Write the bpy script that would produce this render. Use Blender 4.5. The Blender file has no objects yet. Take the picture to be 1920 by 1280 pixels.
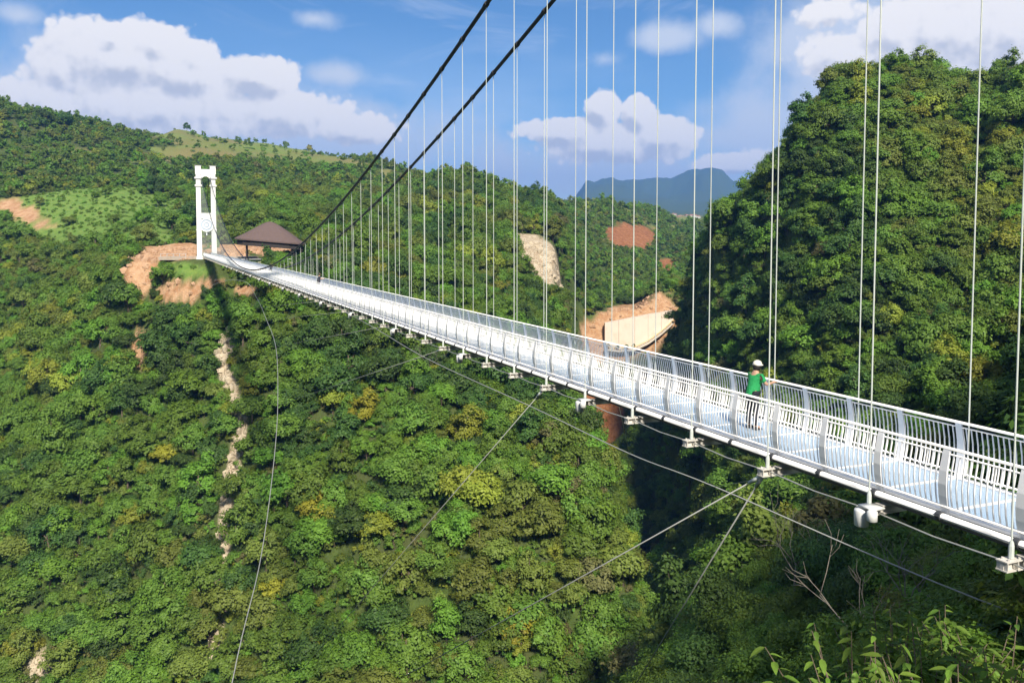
import bpy, math, random
import numpy as np
from mathutils import Vector, Matrix
random.seed(7); RNG = np.random.default_rng(11)
R = math.radians
sc = bpy.context.scene
COL = sc.collection

# ------------------------------------------------------------------ camera
F, CXP, CYP, PITCH, CZ = 1600.0, 960.0, 543.0, R(3.27), 4.85     # in pixels of the 1920x1280 photograph
cam_d = bpy.data.cameras.new('camera'); cam = bpy.data.objects.new('camera', cam_d); COL.objects.link(cam)
cam.location = (0, 0, CZ); cam.rotation_euler = (R(90) - PITCH, 0, 0)
cam_d.sensor_width = 36; cam_d.lens = F / 1920 * 36; cam_d.shift_y = -(640 - CYP) / 1920
cam_d.clip_start = 0.2; cam_d.clip_end = 40000
sc.camera = cam
# ------------------------------------------------------------------ light
SUN_AZ = R(167)      # compass angle of the sun from +Y towards +X (behind the camera, to the right)
SUN_EL = R(41)
sun_d = bpy.data.lights.new('sun', 'SUN'); sun = bpy.data.objects.new('sun', sun_d); COL.objects.link(sun)
sun_d.energy = 5.0; sun_d.angle = R(6.0); sun_d.color = (1.0, 0.92, 0.78)
to_sun = Vector((math.sin(SUN_AZ) * math.cos(SUN_EL), math.cos(SUN_AZ) * math.cos(SUN_EL), math.sin(SUN_EL)))
sun.rotation_euler = to_sun.to_track_quat('Z', 'Y').to_euler()
sun.location = (60, -60, 90)
sc.view_settings.view_transform = 'Standard'; sc.view_settings.look = 'None'
sc.view_settings.exposure = 0.74; sc.view_settings.gamma = 1.0; sc.view_settings.use_curve_mapping = False
sc.cycles.adaptive_threshold = 0.02; sc.cycles.max_bounces = 5; sc.cycles.diffuse_bounces = 3; sc.cycles.glossy_bounces = 2
sc.cycles.transmission_bounces = 4; sc.cycles.transparent_max_bounces = 6; sc.cycles.volume_bounces = 1

# ------------------------------------------------------------------ node helpers
class NT:
    def __init__(s, tree): s.t = tree; s.n = tree.nodes; s.l = tree.links
    def node(s, typ, **kw):
        nd = s.n.new(typ)
        for k, v in kw.items(): setattr(nd, k, v)
        return nd
    def put(s, sock, v):
        if hasattr(v, 'is_linked') or hasattr(v, 'links'): s.l.new(v, sock)
        else: sock.default_value = v
    def math(s, op, a, b=0.0, c=None, clamp=False):
        nd = s.node('ShaderNodeMath', operation=op, use_clamp=clamp)
        s.put(nd.inputs[0], a); s.put(nd.inputs[1], b)
        if c is not None: s.put(nd.inputs[2], c)
        return nd.outputs[0]
    def mix(s, f, a, b, typ='RGBA', blend='MIX'):
        nd = s.node('ShaderNodeMix', data_type=typ, blend_type=blend)
        ia, ib, o = {'RGBA': (6, 7, 2), 'FLOAT': (2, 3, 0)}[typ]
        s.put(nd.inputs[0], f); s.put(nd.inputs[ia], a); s.put(nd.inputs[ib], b)
        return nd.outputs[o]
    def smooth(s, x, lo, hi):
        nd = s.node('ShaderNodeMapRange', interpolation_type='SMOOTHSTEP')
        s.put(nd.inputs[0], x); nd.inputs[1].default_value = lo; nd.inputs[2].default_value = hi
        return nd.outputs[0]
    def noise(s, vec, scale, detail=4, rough=0.55, dist=0.0, dim='3D'):
        nd = s.node('ShaderNodeTexNoise', noise_dimensions=dim)
        if vec is not None: s.l.new(vec, nd.inputs['Vector'])
        nd.inputs['Scale'].default_value = scale; nd.inputs['Detail'].default_value = detail
        nd.inputs['Roughness'].default_value = rough; nd.inputs['Distortion'].default_value = dist
        return nd.outputs[0]
    def attr(s, name):
        nd = s.node('ShaderNodeAttribute'); nd.attribute_name = name; return nd.outputs['Fac']

def c4(c): return (c[0], c[1], c[2], 1.0)
def new_mat(name):
    m = bpy.data.materials.new(name); m.use_nodes = True
    t = NT(m.node_tree); t.n.clear()
    out = t.node('ShaderNodeOutputMaterial'); return m, t, out
def mat_simple(name, col, rough=0.5, metal=0.0, var=0.12, scale=3.0, bump=0.0, dirt=None):
    m, t, out = new_mat(name)
    b = t.node('ShaderNodeBsdfPrincipled'); t.l.new(b.outputs[0], out.inputs[0])
    co = t.node('ShaderNodeTexCoord').outputs['Object']
    n = t.noise(co, scale, 5, 0.6)
    lo = tuple(c * (1 - var) for c in col); hi = tuple(min(1, c * (1 + var)) for c in col)
    cc = t.mix(n, c4(lo), c4(hi))
    if dirt:
        f = t.smooth(t.noise(co, scale * 0.7, 6, 0.7), 0.52, 0.72)
        cc = t.mix(t.math('MULTIPLY', f, dirt[1]), cc, c4(dirt[0]))
    t.l.new(cc, b.inputs['Base Color'])
    b.inputs['Roughness'].default_value = rough; b.inputs['Metallic'].default_value = metal
    if bump:
        bp = t.node('ShaderNodeBump'); bp.inputs['Strength'].default_value = bump; bp.inputs['Distance'].default_value = 0.2
        t.l.new(t.noise(co, scale * 3, 6, 0.65), bp.inputs['Height']); t.l.new(bp.outputs[0], b.inputs['Normal'])
    return m

# ------------------------------------------------------------------ world: Nishita sky with clouds
def px_angles(px, py):
    xc, yc = (px - CXP) / F, -(py - CYP) / F
    d = Vector((xc, yc * math.sin(PITCH) + math.cos(PITCH), yc * math.cos(PITCH) - math.sin(PITCH)))
    return math.atan2(d.x, d.y), math.atan2(d.z, math.hypot(d.x, d.y))
def build_world():
    w = bpy.data.worlds.new('World'); sc.world = w; w.use_nodes = True
    w.cycles.sampling_method = 'MANUAL'; w.cycles.sample_map_resolution = 512
    t = NT(w.node_tree); t.n.clear()
    out = t.node('ShaderNodeOutputWorld'); bg = t.node('ShaderNodeBackground'); t.l.new(bg.outputs[0], out.inputs[0])
    bg.inputs[1].default_value = 0.10
    sky = t.node('ShaderNodeTexSky', sky_type='NISHITA'); sky.sun_disc = False
    sky.sun_elevation = SUN_EL; sky.sun_rotation = SUN_AZ
    sky.altitude = 900; sky.air_density = 1.0; sky.dust_density = 0.25; sky.ozone_density = 3.2
    gen = t.node('ShaderNodeTexCoord').outputs['Generated']
    sp = t.node('ShaderNodeSeparateXYZ'); t.l.new(gen, sp.inputs[0])
    az = t.math('ARCTAN2', sp.outputs[0], sp.outputs[1])
    hz = t.math('SQRT', t.math('ADD', t.math('MULTIPLY', sp.outputs[0], sp.outputs[0]), t.math('MULTIPLY', sp.outputs[1], sp.outputs[1])))
    el = t.math('ARCTAN2', sp.outputs[2], hz)
    # cumulus banks: (px, py, half-width, half-height, strength) read off the photograph, as sky directions
    blobs = [(235, 112, 165, 72, 1.0), (350, 140, 100, 58, 1.0), (215, 70, 50, 30, 1.0), (290, 80, 60, 34, 1.0), (370, 105, 50, 32, 1.0), (485, 145, 82, 40, 1.0), (110, 130, 70, 60, .7),
             (300, 205, 230, 70, .95), (540, 215, 150, 46, .85), (650, 240, 120, 34, .8), (90, 190, 110, 60, .7),
             (1132, 205, 36, 36, 1.0), (1200, 214, 38, 38, 1.0), (1055, 246, 115, 28, 1.0), (1240, 252, 72, 36, 1.0), (1140, 272, 170, 40, .9),
             (1780, 62, 160, 76, 1.0), (1690, 60, 80, 56, 1.0), (1890, 60, 120, 80, 1.0), (1575, 105, 90, 45, .75), (1560, 20, 80, 30, .6),
             (1385, 305, 90, 26, .8), (2300, 120, 200, 80, .9), (-420, 110, 240, 70, .9)]
    veils = [(330, 250, 420, 80, 1.0), (620, 255, 220, 70, .9), (150, 130, 110, 70, .8), (1120, 310, 260, 70, .9), (1450, 250, 190, 90, .9), (1570, 70, 110, 90, .9), (1900, 60, 200, 90, .8),
             (590, 36, 40, 14, .6), (640, 142, 50, 18, .55), (1245, 72, 62, 24, .8), (1135, 112, 40, 16, .55), (1345, 48, 30, 16, .5), (40, 30, 40, 14, .5), (1300, 330, 200, 40, .8)]
    def group(name, blobs, n_amp, b_amp, det):
        g = bpy.data.node_groups.new(name, 'ShaderNodeTree')
        g.interface.new_socket('A', in_out='INPUT', socket_type='NodeSocketFloat')
        g.interface.new_socket('E', in_out='INPUT', socket_type='NodeSocketFloat')
        g.interface.new_socket('Field', in_out='OUTPUT', socket_type='NodeSocketFloat')
        q = NT(g); gi = q.node('NodeGroupInput'); go = q.node('NodeGroupOutput')
        A, E = gi.outputs[0], gi.outputs[1]
        cb = q.node('ShaderNodeCombineXYZ'); q.l.new(A, cb.inputs[0]); q.l.new(E, cb.inputs[1]); cb.inputs[2].default_value = 1.7
        v = cb.outputs[0]
        n1 = q.noise(v, 13 if b_amp else 7, det, 0.60, 0.0, '2D')
        vo = q.node('ShaderNodeTexVoronoi', feature='F1', voronoi_dimensions='2D'); q.l.new(v, vo.inputs['Vector'])
        vo.inputs['Scale'].default_value = 58
        vo.inputs['Detail'].default_value = 1.0; vo.inputs['Roughness'].default_value = 0.55
        billow = q.math('SUBTRACT', 0.45, vo.outputs['Distance'])
        field = None
        for (px, py, rx, ry, s) in blobs:
            a0, e0 = px_angles(px, py)
            if px > 1920 or px < 0: a0 = math.atan((px - 960) / F)
            dx = q.math('DIVIDE', q.math('SUBTRACT', A, a0), rx / F * 0.93)
            dy = q.math('DIVIDE', q.math('SUBTRACT', E, e0), ry / F * 0.98)
            d = q.math('SQRT', q.math('ADD', q.math('MULTIPLY', dx, dx), q.math('MULTIPLY', dy, dy)))
            b = q.math('MULTIPLY', q.math('SUBTRACT', 1.20, d), s * (1.6 if b_amp else 1.0))
            field = b if field is None else q.math('SMOOTH_MAX', field, b, 0.16)
        field = q.math('MAXIMUM', field, -0.9)
        # added cumulus out of view, cover raised to whiten the fill light
        far = q.math('ABSOLUTE', A)
        wide = q.math('MULTIPLY', q.math('MAXIMUM', q.smooth(far, 0.75, 1.1), q.smooth(E, 0.40, 0.65)), q.math('MULTIPLY', q.math('SUBTRACT', q.noise(v, 3.0, 2, 0.5, 0, '2D'), 0.40), 7.0))
        field = q.math('ADD', field, wide)
        f = q.math('ADD', field, q.math('MULTIPLY', q.math('SUBTRACT', n1, 0.5), n_amp))
        f = q.math('ADD', f, q.math('MULTIPLY', billow, b_amp))
        q.l.new(f, go.inputs[0])
        return g
    G = group('cloud_field', blobs, 1.25, 0.42, 8); G2 = group('veil_field', veils, 2.2, 0.0, 5)
    def field(a, e, G=G):
        nd = t.node('ShaderNodeGroup'); nd.node_tree = G; t.put(nd.inputs[0], a); t.put(nd.inputs[1], e); return nd.outputs[0]
    f0 = field(az, el)
    f1 = field(t.math('ADD', az, 0.007), t.math('ADD', el, 0.013))
    lit = t.math('ADD', t.math('MULTIPLY', t.math('SUBTRACT', f0, f1), 0.85), t.math('MULTIPLY', t.math('SUBTRACT', 1.1, f0), 0.10))
    lit = t.smooth(lit, -0.66, 0.20)
    dens = t.smooth(f0, 0.12, 0.46)
    dens = t.math('MULTIPLY', dens, t.smooth(el, -0.02, 0.03))
    veil = t.math('MULTIPLY', t.smooth(field(az, el, G2), -0.25, 0.85), 0.92)
    ccol = t.mix(lit, (4.25, 4.3, 4.55, 1), (6.9, 6.6, 6.2, 1))
    # thin high wisps and milky air towards the horizon
    cb = t.node('ShaderNodeCombineXYZ'); t.l.new(t.math('MULTIPLY', az, 1.0), cb.inputs[0]); t.l.new(t.math('MULTIPLY', el, 3.6), cb.inputs[1])
    wn = t.noise(cb.outputs[0], 5.5, 5, 0.58, 0.6, '2D')
    wisp = t.math('MULTIPLY', t.smooth(wn, 0.52, 0.82), 0.32)
    low = t.math('MULTIPLY', t.smooth(el, 0.26, 0.03), 0.72)
    low = t.math('MULTIPLY', low, t.smooth(t.noise(cb.outputs[0], 4.0, 3, 0.5, 0.0, '2D'), 0.30, 0.62))
    # the photograph's blue: slightly deeper than the raw sky
    hsv = t.node('ShaderNodeHueSaturation'); hsv.inputs['Saturation'].default_value = 1.20; hsv.inputs['Value'].default_value = 0.70
    t.l.new(sky.outputs[0], hsv.inputs['Color'])
    base = t.mix(wisp, hsv.outputs[0], (4.8, 5.3, 6.1, 1))
    base = t.mix(low, base, (4.1, 5.0, 6.2, 1))
    base = t.mix(veil, base, (4.6, 5.0, 5.6, 1))
    t.l.new(t.mix(dens, base, ccol), bg.inputs[0])
build_world()

# ------------------------------------------------------------------ pixel <-> place
SP, CP = math.sin(PITCH), math.cos(PITCH)
def at(px, py, Y):
    xc, yc = (px - CXP) / F, -(py - CYP) / F
    d = Vector((xc, yc * SP + CP, yc * CP - SP)); k = Y / d.y
    return Vector((d.x * k, Y, CZ + d.z * k))
def project(P):          # numpy Nx3 -> px, py
    d = P - np.array([0, 0, CZ])
    zc = d[:, 1] * CP - d[:, 2] * SP; yc = d[:, 1] * SP + d[:, 2] * CP
    zc = np.where(np.abs(zc) < 1e-6, 1e-6, zc)
    px, py = CXP + F * d[:, 0] / zc, CYP - F * yc / zc
    return np.where(zc > 0, px, -9e4), np.where(zc > 0, py, 9e4)

# ------------------------------------------------------------------ numpy noise
def _hash(i, j, seed):
    n = (i.astype(np.int64) * 374761393 + j.astype(np.int64) * 668265263 + seed * 1442695041) & 0xffffffff
    n = ((n ^ (n >> 13)) * 1274126177) & 0xffffffff
    return ((n ^ (n >> 16)) & 0xffff) / 65535.0
def vnoise(x, y, seed=0):
    xi, yi = np.floor(x), np.floor(y); fx, fy = x - xi, y - yi
    fx = fx * fx * fx * (fx * (fx * 6 - 15) + 10); fy = fy * fy * fy * (fy * (fy * 6 - 15) + 10)
    a, b = _hash(xi, yi, seed), _hash(xi + 1, yi, seed); c, d = _hash(xi, yi + 1, seed), _hash(xi + 1, yi + 1, seed)
    return (a * (1 - fx) + b * fx) * (1 - fy) + (c * (1 - fx) + d * fx) * fy
def fbm(x, y, oct=5, seed=0, gain=0.5):
    s = 0; a = 1; tot = 0
    for o in range(oct):
        s = s + a * (vnoise(x, y, seed + o * 17) - 0.5); tot += a; a *= gain; x = x * 2.03 + 5.1; y = y * 2.03 + 1.7
    return s / tot * 2

# ------------------------------------------------------------------ terrain sheet: profiles along view columns
# each entry: (distance, photo row) or (distance, None, height)
TOFF = 4.5
PROF = {
 -420: [(4,0,1),(15,0,-12),(40,0,-34),(90,0,-80),(150,0,-105),(205,1250),(240,960),(280,760),(330,620),(380,530),(420,455),(470,380),(520,330),(600,240),(700,150),(800,0,112),(1500,0,70),(3000,0,90),(9000,0,120)],
 0:  [(4,0,1),(15,0,-14),(40,0,-40),(90,0,-84),(140,0,-112),(190,1280),(215,1000),(245,800),(290,650),(340,550),(380,475),(420,405),(460,340),(500,330),(560,250),(640,170),(760,0,108),(1500,0,60),(3000,0,60),(9000,0,120)],
 140:[(4,0,1),(15,0,-14),(40,0,-40),(90,0,-84),(140,0,-112),(188,1280),(212,1000),(239,800),(272,650),(310,550),(345,480),(400,400),(450,343),(500,335),(580,265),(680,205),(780,0,96),(1500,0,60),(3000,0,60),(9000,0,120)],
 240:[(4,0,1),(15,0,-14),(40,0,-40),(90,0,-84),(140,0,-112),(185,1280),(208,1000),(232,800),(254,650),(262,595),(268,0,-6),(273,0,-1.1),(296,0,-0.8),(306,450),(335,425),(400,382),(450,345),(500,330),(600,275),(720,238),(820,0,100),(1500,0,60),(3000,0,60),(9000,0,120)],
 338:[(4,0,1),(15,0,-14),(40,0,-40),(90,0,-84),(140,0,-110),(180,1280),(203,1000),(225,800),(246,650),(258,570),(264,0,-5),(268.5,0,-1.0),(294,0,-0.8),(303,452),(320,440),(400,385),(480,345),(600,300),(760,265),(950,238),(1100,0,110),(1500,0,60),(3000,0,60),(9000,0,120)],
 390:[(4,0,1),(15,0,-14),(40,0,-40),(90,0,-84),(140,0,-110),(178,1280),(200,1000),(222,800),(242,650),(255,560),(263,0,-5),(268,0,-1.0),(294,0,-0.8),(303,452),(320,440),(400,378),(500,335),(620,292),(800,262),(950,253),(1100,0,105),(1500,0,60),(3000,0,60),(9000,0,120)],
 520:[(4,0,1),(15,0,-14),(40,0,-40),(90,0,-84),(135,0,-106),(172,1280),(192,1000),(212,800),(230,650),(240,570),(247,0,-4.5),(251,0,-1.0),(288,0,-0.8),(297,448),(340,425),(450,375),(600,322),(800,288),(1000,268),(1100,0,105),(1500,0,60),(3000,0,60),(9000,0,120)],
 600:[(4,0,1),(15,0,-14),(40,0,-40),(90,0,-84),(132,0,-104),(168,1280),(188,1000),(207,800),(226,660),(240,585),(256,535),(285,480),(340,430),(450,380),(600,330),(800,295),(1000,275),(1100,0,100),(1500,0,60),(3000,0,60),(9000,0,120)],
 700:[(4,0,1),(15,0,-14),(40,0,-40),(90,0,-84),(130,0,-102),(165,1280),(183,1000),(202,800),(222,680),(240,590),(262,525),(290,475),(340,432),(420,392),(560,348),(750,313),(950,290),(1100,0,90),(1500,0,60),(3000,0,60),(9000,0,120)],
 870:[(4,0,1),(15,0,-14),(40,0,-40),(90,0,-82),(128,0,-100),(160,1280),(176,1000),(194,850),(215,740),(235,660),(262,590),(300,530),(350,462),(420,402),(500,347),(570,300),(700,0,50),(900,0,45),(1500,0,50),(3000,0,60),(9000,0,120)],
 960:[(4,0,1),(15,0,-14),(40,0,-40),(90,0,-80),(128,0,-98),(158,1280),(172,1030),(189,880),(209,765),(231,690),(258,630),(300,580),(335,520),(355,455),(420,400),(500,365),(560,338),(690,0,38),(900,0,38),(1500,0,50),(3000,0,60),(9000,0,120)],
 1040:[(4,0,1),(15,0,-14),(40,0,-40),(90,0,-80),(128,0,-98),(158,1280),(170,1060),(185,910),(204,800),(224,720),(245,690),(300,640),(330,575),(345,535),(368,455),(440,408),(520,378),(580,352),(720,0,32),(900,0,36),(1500,0,50),(3000,0,60),(9000,0,120)],
 1100:[(4,0,1),(15,0,-14),(40,0,-38),(85,0,-66),(125,0,-92),(160,1280),(168,1100),(180,950),(195,850),(210,775),(224,0,-50),(250,0,-66),(300,0,-84),(380,0,-95),(400,830),(410,740),(421,0,-47),(428,0,-31),(436,572),(520,525),(620,472),(750,418),(850,370),(960,0,38),(1300,0,36),(2500,0,58),(4500,0,160),(6000,370),(7200,352),(8200,0,430),(12000,0,200)],
 1150:[(4,0,1),(15,0,-14),(40,0,-36),(85,0,-58),(125,0,-84),(160,1280),(168,1130),(180,985),(192,900),(203,845),(216,0,-62),(245,0,-80),(300,0,-98),(380,0,-102),(400,850),(410,745),(421,0,-49),(428,0,-29),(436,575),(540,520),(640,470),(770,418),(870,368),(980,0,36),(1300,0,36),(2500,0,58),(4500,0,165),(6000,368),(7200,340),(8200,0,430),(12000,0,200)],
 1190:[(4,0,1),(15,0,-13),(40,0,-33),(85,0,-50),(125,0,-78),(160,1280),(168,1170),(176,1080),(184,1030),(198,0,-82),(225,0,-108),(300,0,-116),(350,910),(366,800),(376,0,-85),(390,0,-92),(408,0,-80),(421,0,-47),(428,0,-27.5),(436,570),(560,522),(680,472),(800,420),(900,378),(1000,0,38),(1300,0,38),(2500,0,62),(4500,0,170),(6000,372),(7200,345),(8200,0,430),(12000,0,200)],
 1225:[(4,0,1),(15,0,-12),(40,0,-30),(80,0,-41),(115,0,-62),(160,0,-84),(190,0,-96),(230,0,-110),(290,0,-116),(326,1040),(342,890),(354,770),(362,700),(374,0,-76),(390,0,-85),(410,0,-72),(423,0,-43),(430,0,-25),(440,0,-22),(580,525),(700,480),(820,430),(930,392),(1050,0,40),(1300,0,40),(2500,0,68),(4500,0,180),(6000,372),(7200,340),(8200,0,430),(12000,0,200)],
 1262:[(4,0,1),(15,0,-11),(40,0,-26),(76,1280),(100,1200),(130,1130),(168,0,-82),(230,0,-102),(268,0,-106),(292,1020),(312,860),(328,745),(338,665),(344,620),(362,0,-58),(385,0,-70),(425,0,-38),(440,0,-20),(600,520),(720,480),(840,440),(960,412),(1300,412),(2500,405),(4500,395),(6000,372),(7200,333),(8200,0,430),(12000,0,200)],
 1300:[(4,0,1),(15,0,-11),(40,0,-24),(70,1280),(94,1195),(122,1115),(160,0,-76),(210,0,-92),(238,0,-94),(258,1010),(280,880),(298,770),(313,650),(322,560),(328,490),(332,445),(356,0,-20),(390,0,-50),(450,0,-25),(600,0,-18),(720,0,-5),(840,0,5),(960,0,25),(1300,412),(2500,407),(4500,395),(6000,368),(7200,328),(8200,0,430),(12000,0,200)],
 1345:[(4,0,1),(15,0,-10),(38,0,-21),(63,1280),(88,1185),(113,1095),(150,0,-72),(195,0,-84),(216,1000),(238,900),(258,780),(273,680),(286,580),(296,480),(303,410),(309,375),(345,0,0),(400,0,-40),(500,0,-25),(840,0,0),(960,0,20),(1300,414),(2500,408),(4500,395),(6000,366),(7200,327),(8200,0,430),(12000,0,200)],
 1400:[(4,0,1),(14,0,-9),(34,0,-18),(56,1280),(78,1180),(104,1085),(130,1020),(152,0,-66),(186,0,-72),(206,950),(228,840),(248,720),(265,600),(278,500),(288,400),(294,345),(335,0,15),(400,0,-20),(600,0,-20),(960,0,10),(2500,0,60),(4500,0,150),(7200,0,350),(12000,0,200)],
 1450:[(4,0,1),(14,0,-8),(30,0,-15),(50,1280),(70,1180),(95,1080),(120,1000),(145,0,-56),(174,0,-60),(195,900),(215,800),(235,700),(250,600),(262,500),(272,400),(281,305),(320,0,28),(400,0,0),(600,0,-10),(2500,0,60),(7200,0,300),(12000,0,200)],
 1500:[(4,0,1),(14,0,-7),(26,0,-12),(44,1280),(65,1170),(90,1070),(112,990),(138,0,-52),(164,0,-56),(182,900),(202,800),(222,700),(236,600),(249,500),(260,400),(271,300),(281,215),(320,0,42),(400,0,15),(600,0,0),(2500,0,60),(7200,0,300),(12000,0,200)],
 1560:[(4,0,1),(14,0,-6),(38,1280),(60,1160),(85,1060),(105,980),(130,0,-48),(152,0,-52),(170,900),(190,800),(208,700),(222,600),(235,500),(247,400),(260,300),(275,210),(288,142),(310,0,58),(420,0,25),(700,0,0),(2500,0,60),(12000,0,200)],
 1640:[(4,0,1),(12,0,-4),(31,1280),(54,1155),(78,1055),(102,975),(124,0,-42),(144,930),(163,860),(183,755),(201,655),(217,555),(232,455),(247,355),(262,255),(280,175),(297,118),(320,0,62),(420,0,30),(700,0,0),(2500,0,60),(12000,0,200)],
 1730:[(4,0,1),(12,0,-3.5),(25,1280),(48,1147),(73,1047),(100,967),(122,0,-38),(142,900),(162,820),(181,730),(199,630),(214,540),(229,445),(244,345),(258,250),(277,170),(297,115),(320,0,62),(420,0,30),(700,0,0),(2500,0,60),(12000,0,200)],
 1815:[(4,0,1),(12,0,-3),(20,1290),(45,1140),(70,1040),(100,960),(125,920),(150,850),(172,750),(192,650),(210,550),(226,450),(242,350),(256,260),(271,195),(288,155),(310,0,52),(420,0,30),(700,0,0),(2500,0,60),(12000,0,200)],
 1920:[(4,0,1),(12,0,-2.5),(18,1290),(40,1135),(65,1035),(95,955),(120,905),(145,825),(165,740),(185,650),(203,550),(218,450),(232,350),(246,250),(260,180),(276,125),(300,0,60),(420,0,35),(700,0,0),(2500,0,60),(12000,0,200)],
}
NPHI_F = 620
phis_f = np.linspace(R(-44), R(44), NPHI_F)
phis_b = np.linspace(R(44), R(316), 160)[1:-1]
PHI = np.concatenate([phis_f, phis_b])                     # full circle round the camera's hill
RAD = np.concatenate([[0.5, 1.5, 3], np.geomspace(4.5, 150, 70), np.linspace(152, 460, 190)[0:], np.geomspace(464, 1200, 80), np.geomspace(1230, 16000, 70)])
NR, NP = len(RAD), len(PHI)
def col_profile(px, pts):
    u = (px - CXP) / F; ys, zs = [0.0], [2.6]
    for p in pts:
        if len(p) == 3: z = p[2]
        else:
            q = at(px, p[1], p[0]); z = q.z
            z -= (6.0 * min(1, max(0, (p[0] - 16) / 14)) if p[0] < 135 else TOFF) if p[0] < 1200 else 0
        ys.append(p[0]); zs.append(z)
    return u, np.array(ys), np.array(zs)
def far_profile(kind):
    if kind == 'right':  return np.array([0, 9, 13, 22, 32, 50, 90, 200, 500, 1500, 16000]), np.array([2.6, 1.5, -0.9, 5, 16, 36, 60, 90, 70, 60, 200])  # unseen hillside, heightened to throw shade on the near bank
    if kind == 'back':   return np.array([0, 8, 20, 45, 100, 250, 800, 16000]), np.array([2.6, 2.6, 6, 17, 38, 70, 60, 200])
    return np.array([0, 6, 25, 80, 180, 300, 500, 900, 16000]), np.array([2.6, 0, -16, -55, -80, -40, 40, 90, 150])
def build_height():
    cols = [col_profile(px, PROF[px]) for px in sorted(PROF)]
    ang = []; H = []
    for u, ys, zs in cols:
        a = math.atan(u); r = ys / math.cos(a); ang.append(a); H.append(np.interp(RAD, r, zs))
    yr, zr = far_profile('right'); ang.append(R(46)); H.append(0.55 * np.interp(RAD, yr, zr) + 0.45 * H[-1])
    ang.append(R(62)); H.append(np.interp(RAD, yr, zr)); ang.append(R(100)); H.append(np.interp(RAD, yr, zr))
    yb, zb = far_profile('back'); ang.append(R(150)); H.append(np.interp(RAD, yb, zb)); ang.append(R(215)); H.append(np.interp(RAD, yb, zb))
    yl, zl = far_profile('left'); ang.append(R(270)); H.append(np.interp(RAD, yl, zl)); ang.append(R(300)); H.append(np.interp(RAD, yl, zl))
    ang = np.array(ang); H = np.array(H)
    A = np.where(PHI < R(-40.5), PHI + 2 * math.pi, PHI)
    ang2 = np.concatenate([ang, [ang[0] + 2 * math.pi]]); H2 = np.vstack([H, H[:1]])
    out = np.zeros((NP, NR))
    for k in range(NR): out[:, k] = np.interp(A, ang2, H2[:, k])
    # soften the joins between columns and along each profile
    for _ in range(2):
        out[1:NPHI_F - 1] = 0.25 * out[:NPHI_F - 2] + 0.5 * out[1:NPHI_F - 1] + 0.25 * out[2:NPHI_F]
    for _ in range(2):
        out[:, 1:-1] = 0.25 * out[:, :-2] + 0.5 * out[:, 1:-1] + 0.25 * out[:, 2:]
    return out
HG = build_height()
PG, RG = np.meshgrid(PHI, RAD, indexing='ij')
XG, YG = np.sin(PG) * RG, np.cos(PG) * RG
# bridge axis (plan) so the landing stays flat
PSI = math.atan(660 / F); BX0, TT, SPAN_A = 13.92, 294.0, 0.00123
CPS, SPS = math.cos(PSI), math.sin(PSI)
BO = Vector((BX0, 0, 0))
def B(w, t, z): return Vector((BX0 - t * SPS + w * CPS, t * CPS + w * SPS, z))
def bridge_wt(x, y):
    dx = x - BX0; return dx * CPS + y * SPS, -dx * SPS + y * CPS
n_near = fbm(XG / 38, YG / 38, 5, 3) * 3.4 + fbm(XG / 9, YG / 9, 3, 9) * 0.8
n_mid = fbm(XG / 150, YG / 150, 5, 21) * 11
n_far = -np.abs(fbm(XG / 1100, YG / 1100, 6, 33)) * 210 + fbm(XG / 300, YG / 300, 5, 35) * 70 + 75
amp1 = np.clip((RG - 18) / 40, 0, 1) * np.clip((600 - RG) / 250, 0, 1)
amp2 = np.clip((RG - 430) / 250, 0, 1) * np.clip((3500 - RG) / 1500, 0, 1)
amp3 = np.clip((RG - 4200) / 2500, 0, 1)
w_, t_ = bridge_wt(XG, YG)
pad = np.clip(1.6 - np.hypot((w_ - 6) / 26, (t_ - 301) / 18), 0, 1); pad = np.clip(pad * 1.8, 0, 1)
HG = HG + (n_near * amp1 * (1 - pad) + n_mid * amp2 + n_far * amp3)
# the bridge must clear the ground everywhere between its ends
clear = (np.abs(w_ - 1.1) < 7) & (t_ > 6) & (t_ < 283)
HG = np.where(clear & (HG > -6), -6 - 0.15 * (7 - np.abs(w_ - 1.1)), HG)
def hgt(x, y):
    x = np.asarray(x, float); y = np.asarray(y, float)
    r = np.hypot(x, y); p = np.arctan2(x, y); p = np.where(p < PHI[0], p + 2 * math.pi, p)
    i = np.clip(np.searchsorted(PHI, p) - 1, 0, NP - 2); j = np.clip(np.searchsorted(RAD, r) - 1, 0, NR - 2)
    a = np.clip((p - PHI[i]) / (PHI[i + 1] - PHI[i]), 0, 1); b = np.clip((r - RAD[j]) / (RAD[j + 1] - RAD[j]), 0, 1)
    return (HG[i, j] * (1 - a) + HG[i + 1, j] * a) * (1 - b) + (HG[i, j + 1] * (1 - a) + HG[i + 1, j + 1] * a) * b
def gz(x, y): return float(hgt(np.array([x]), np.array([y]))[0])

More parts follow.
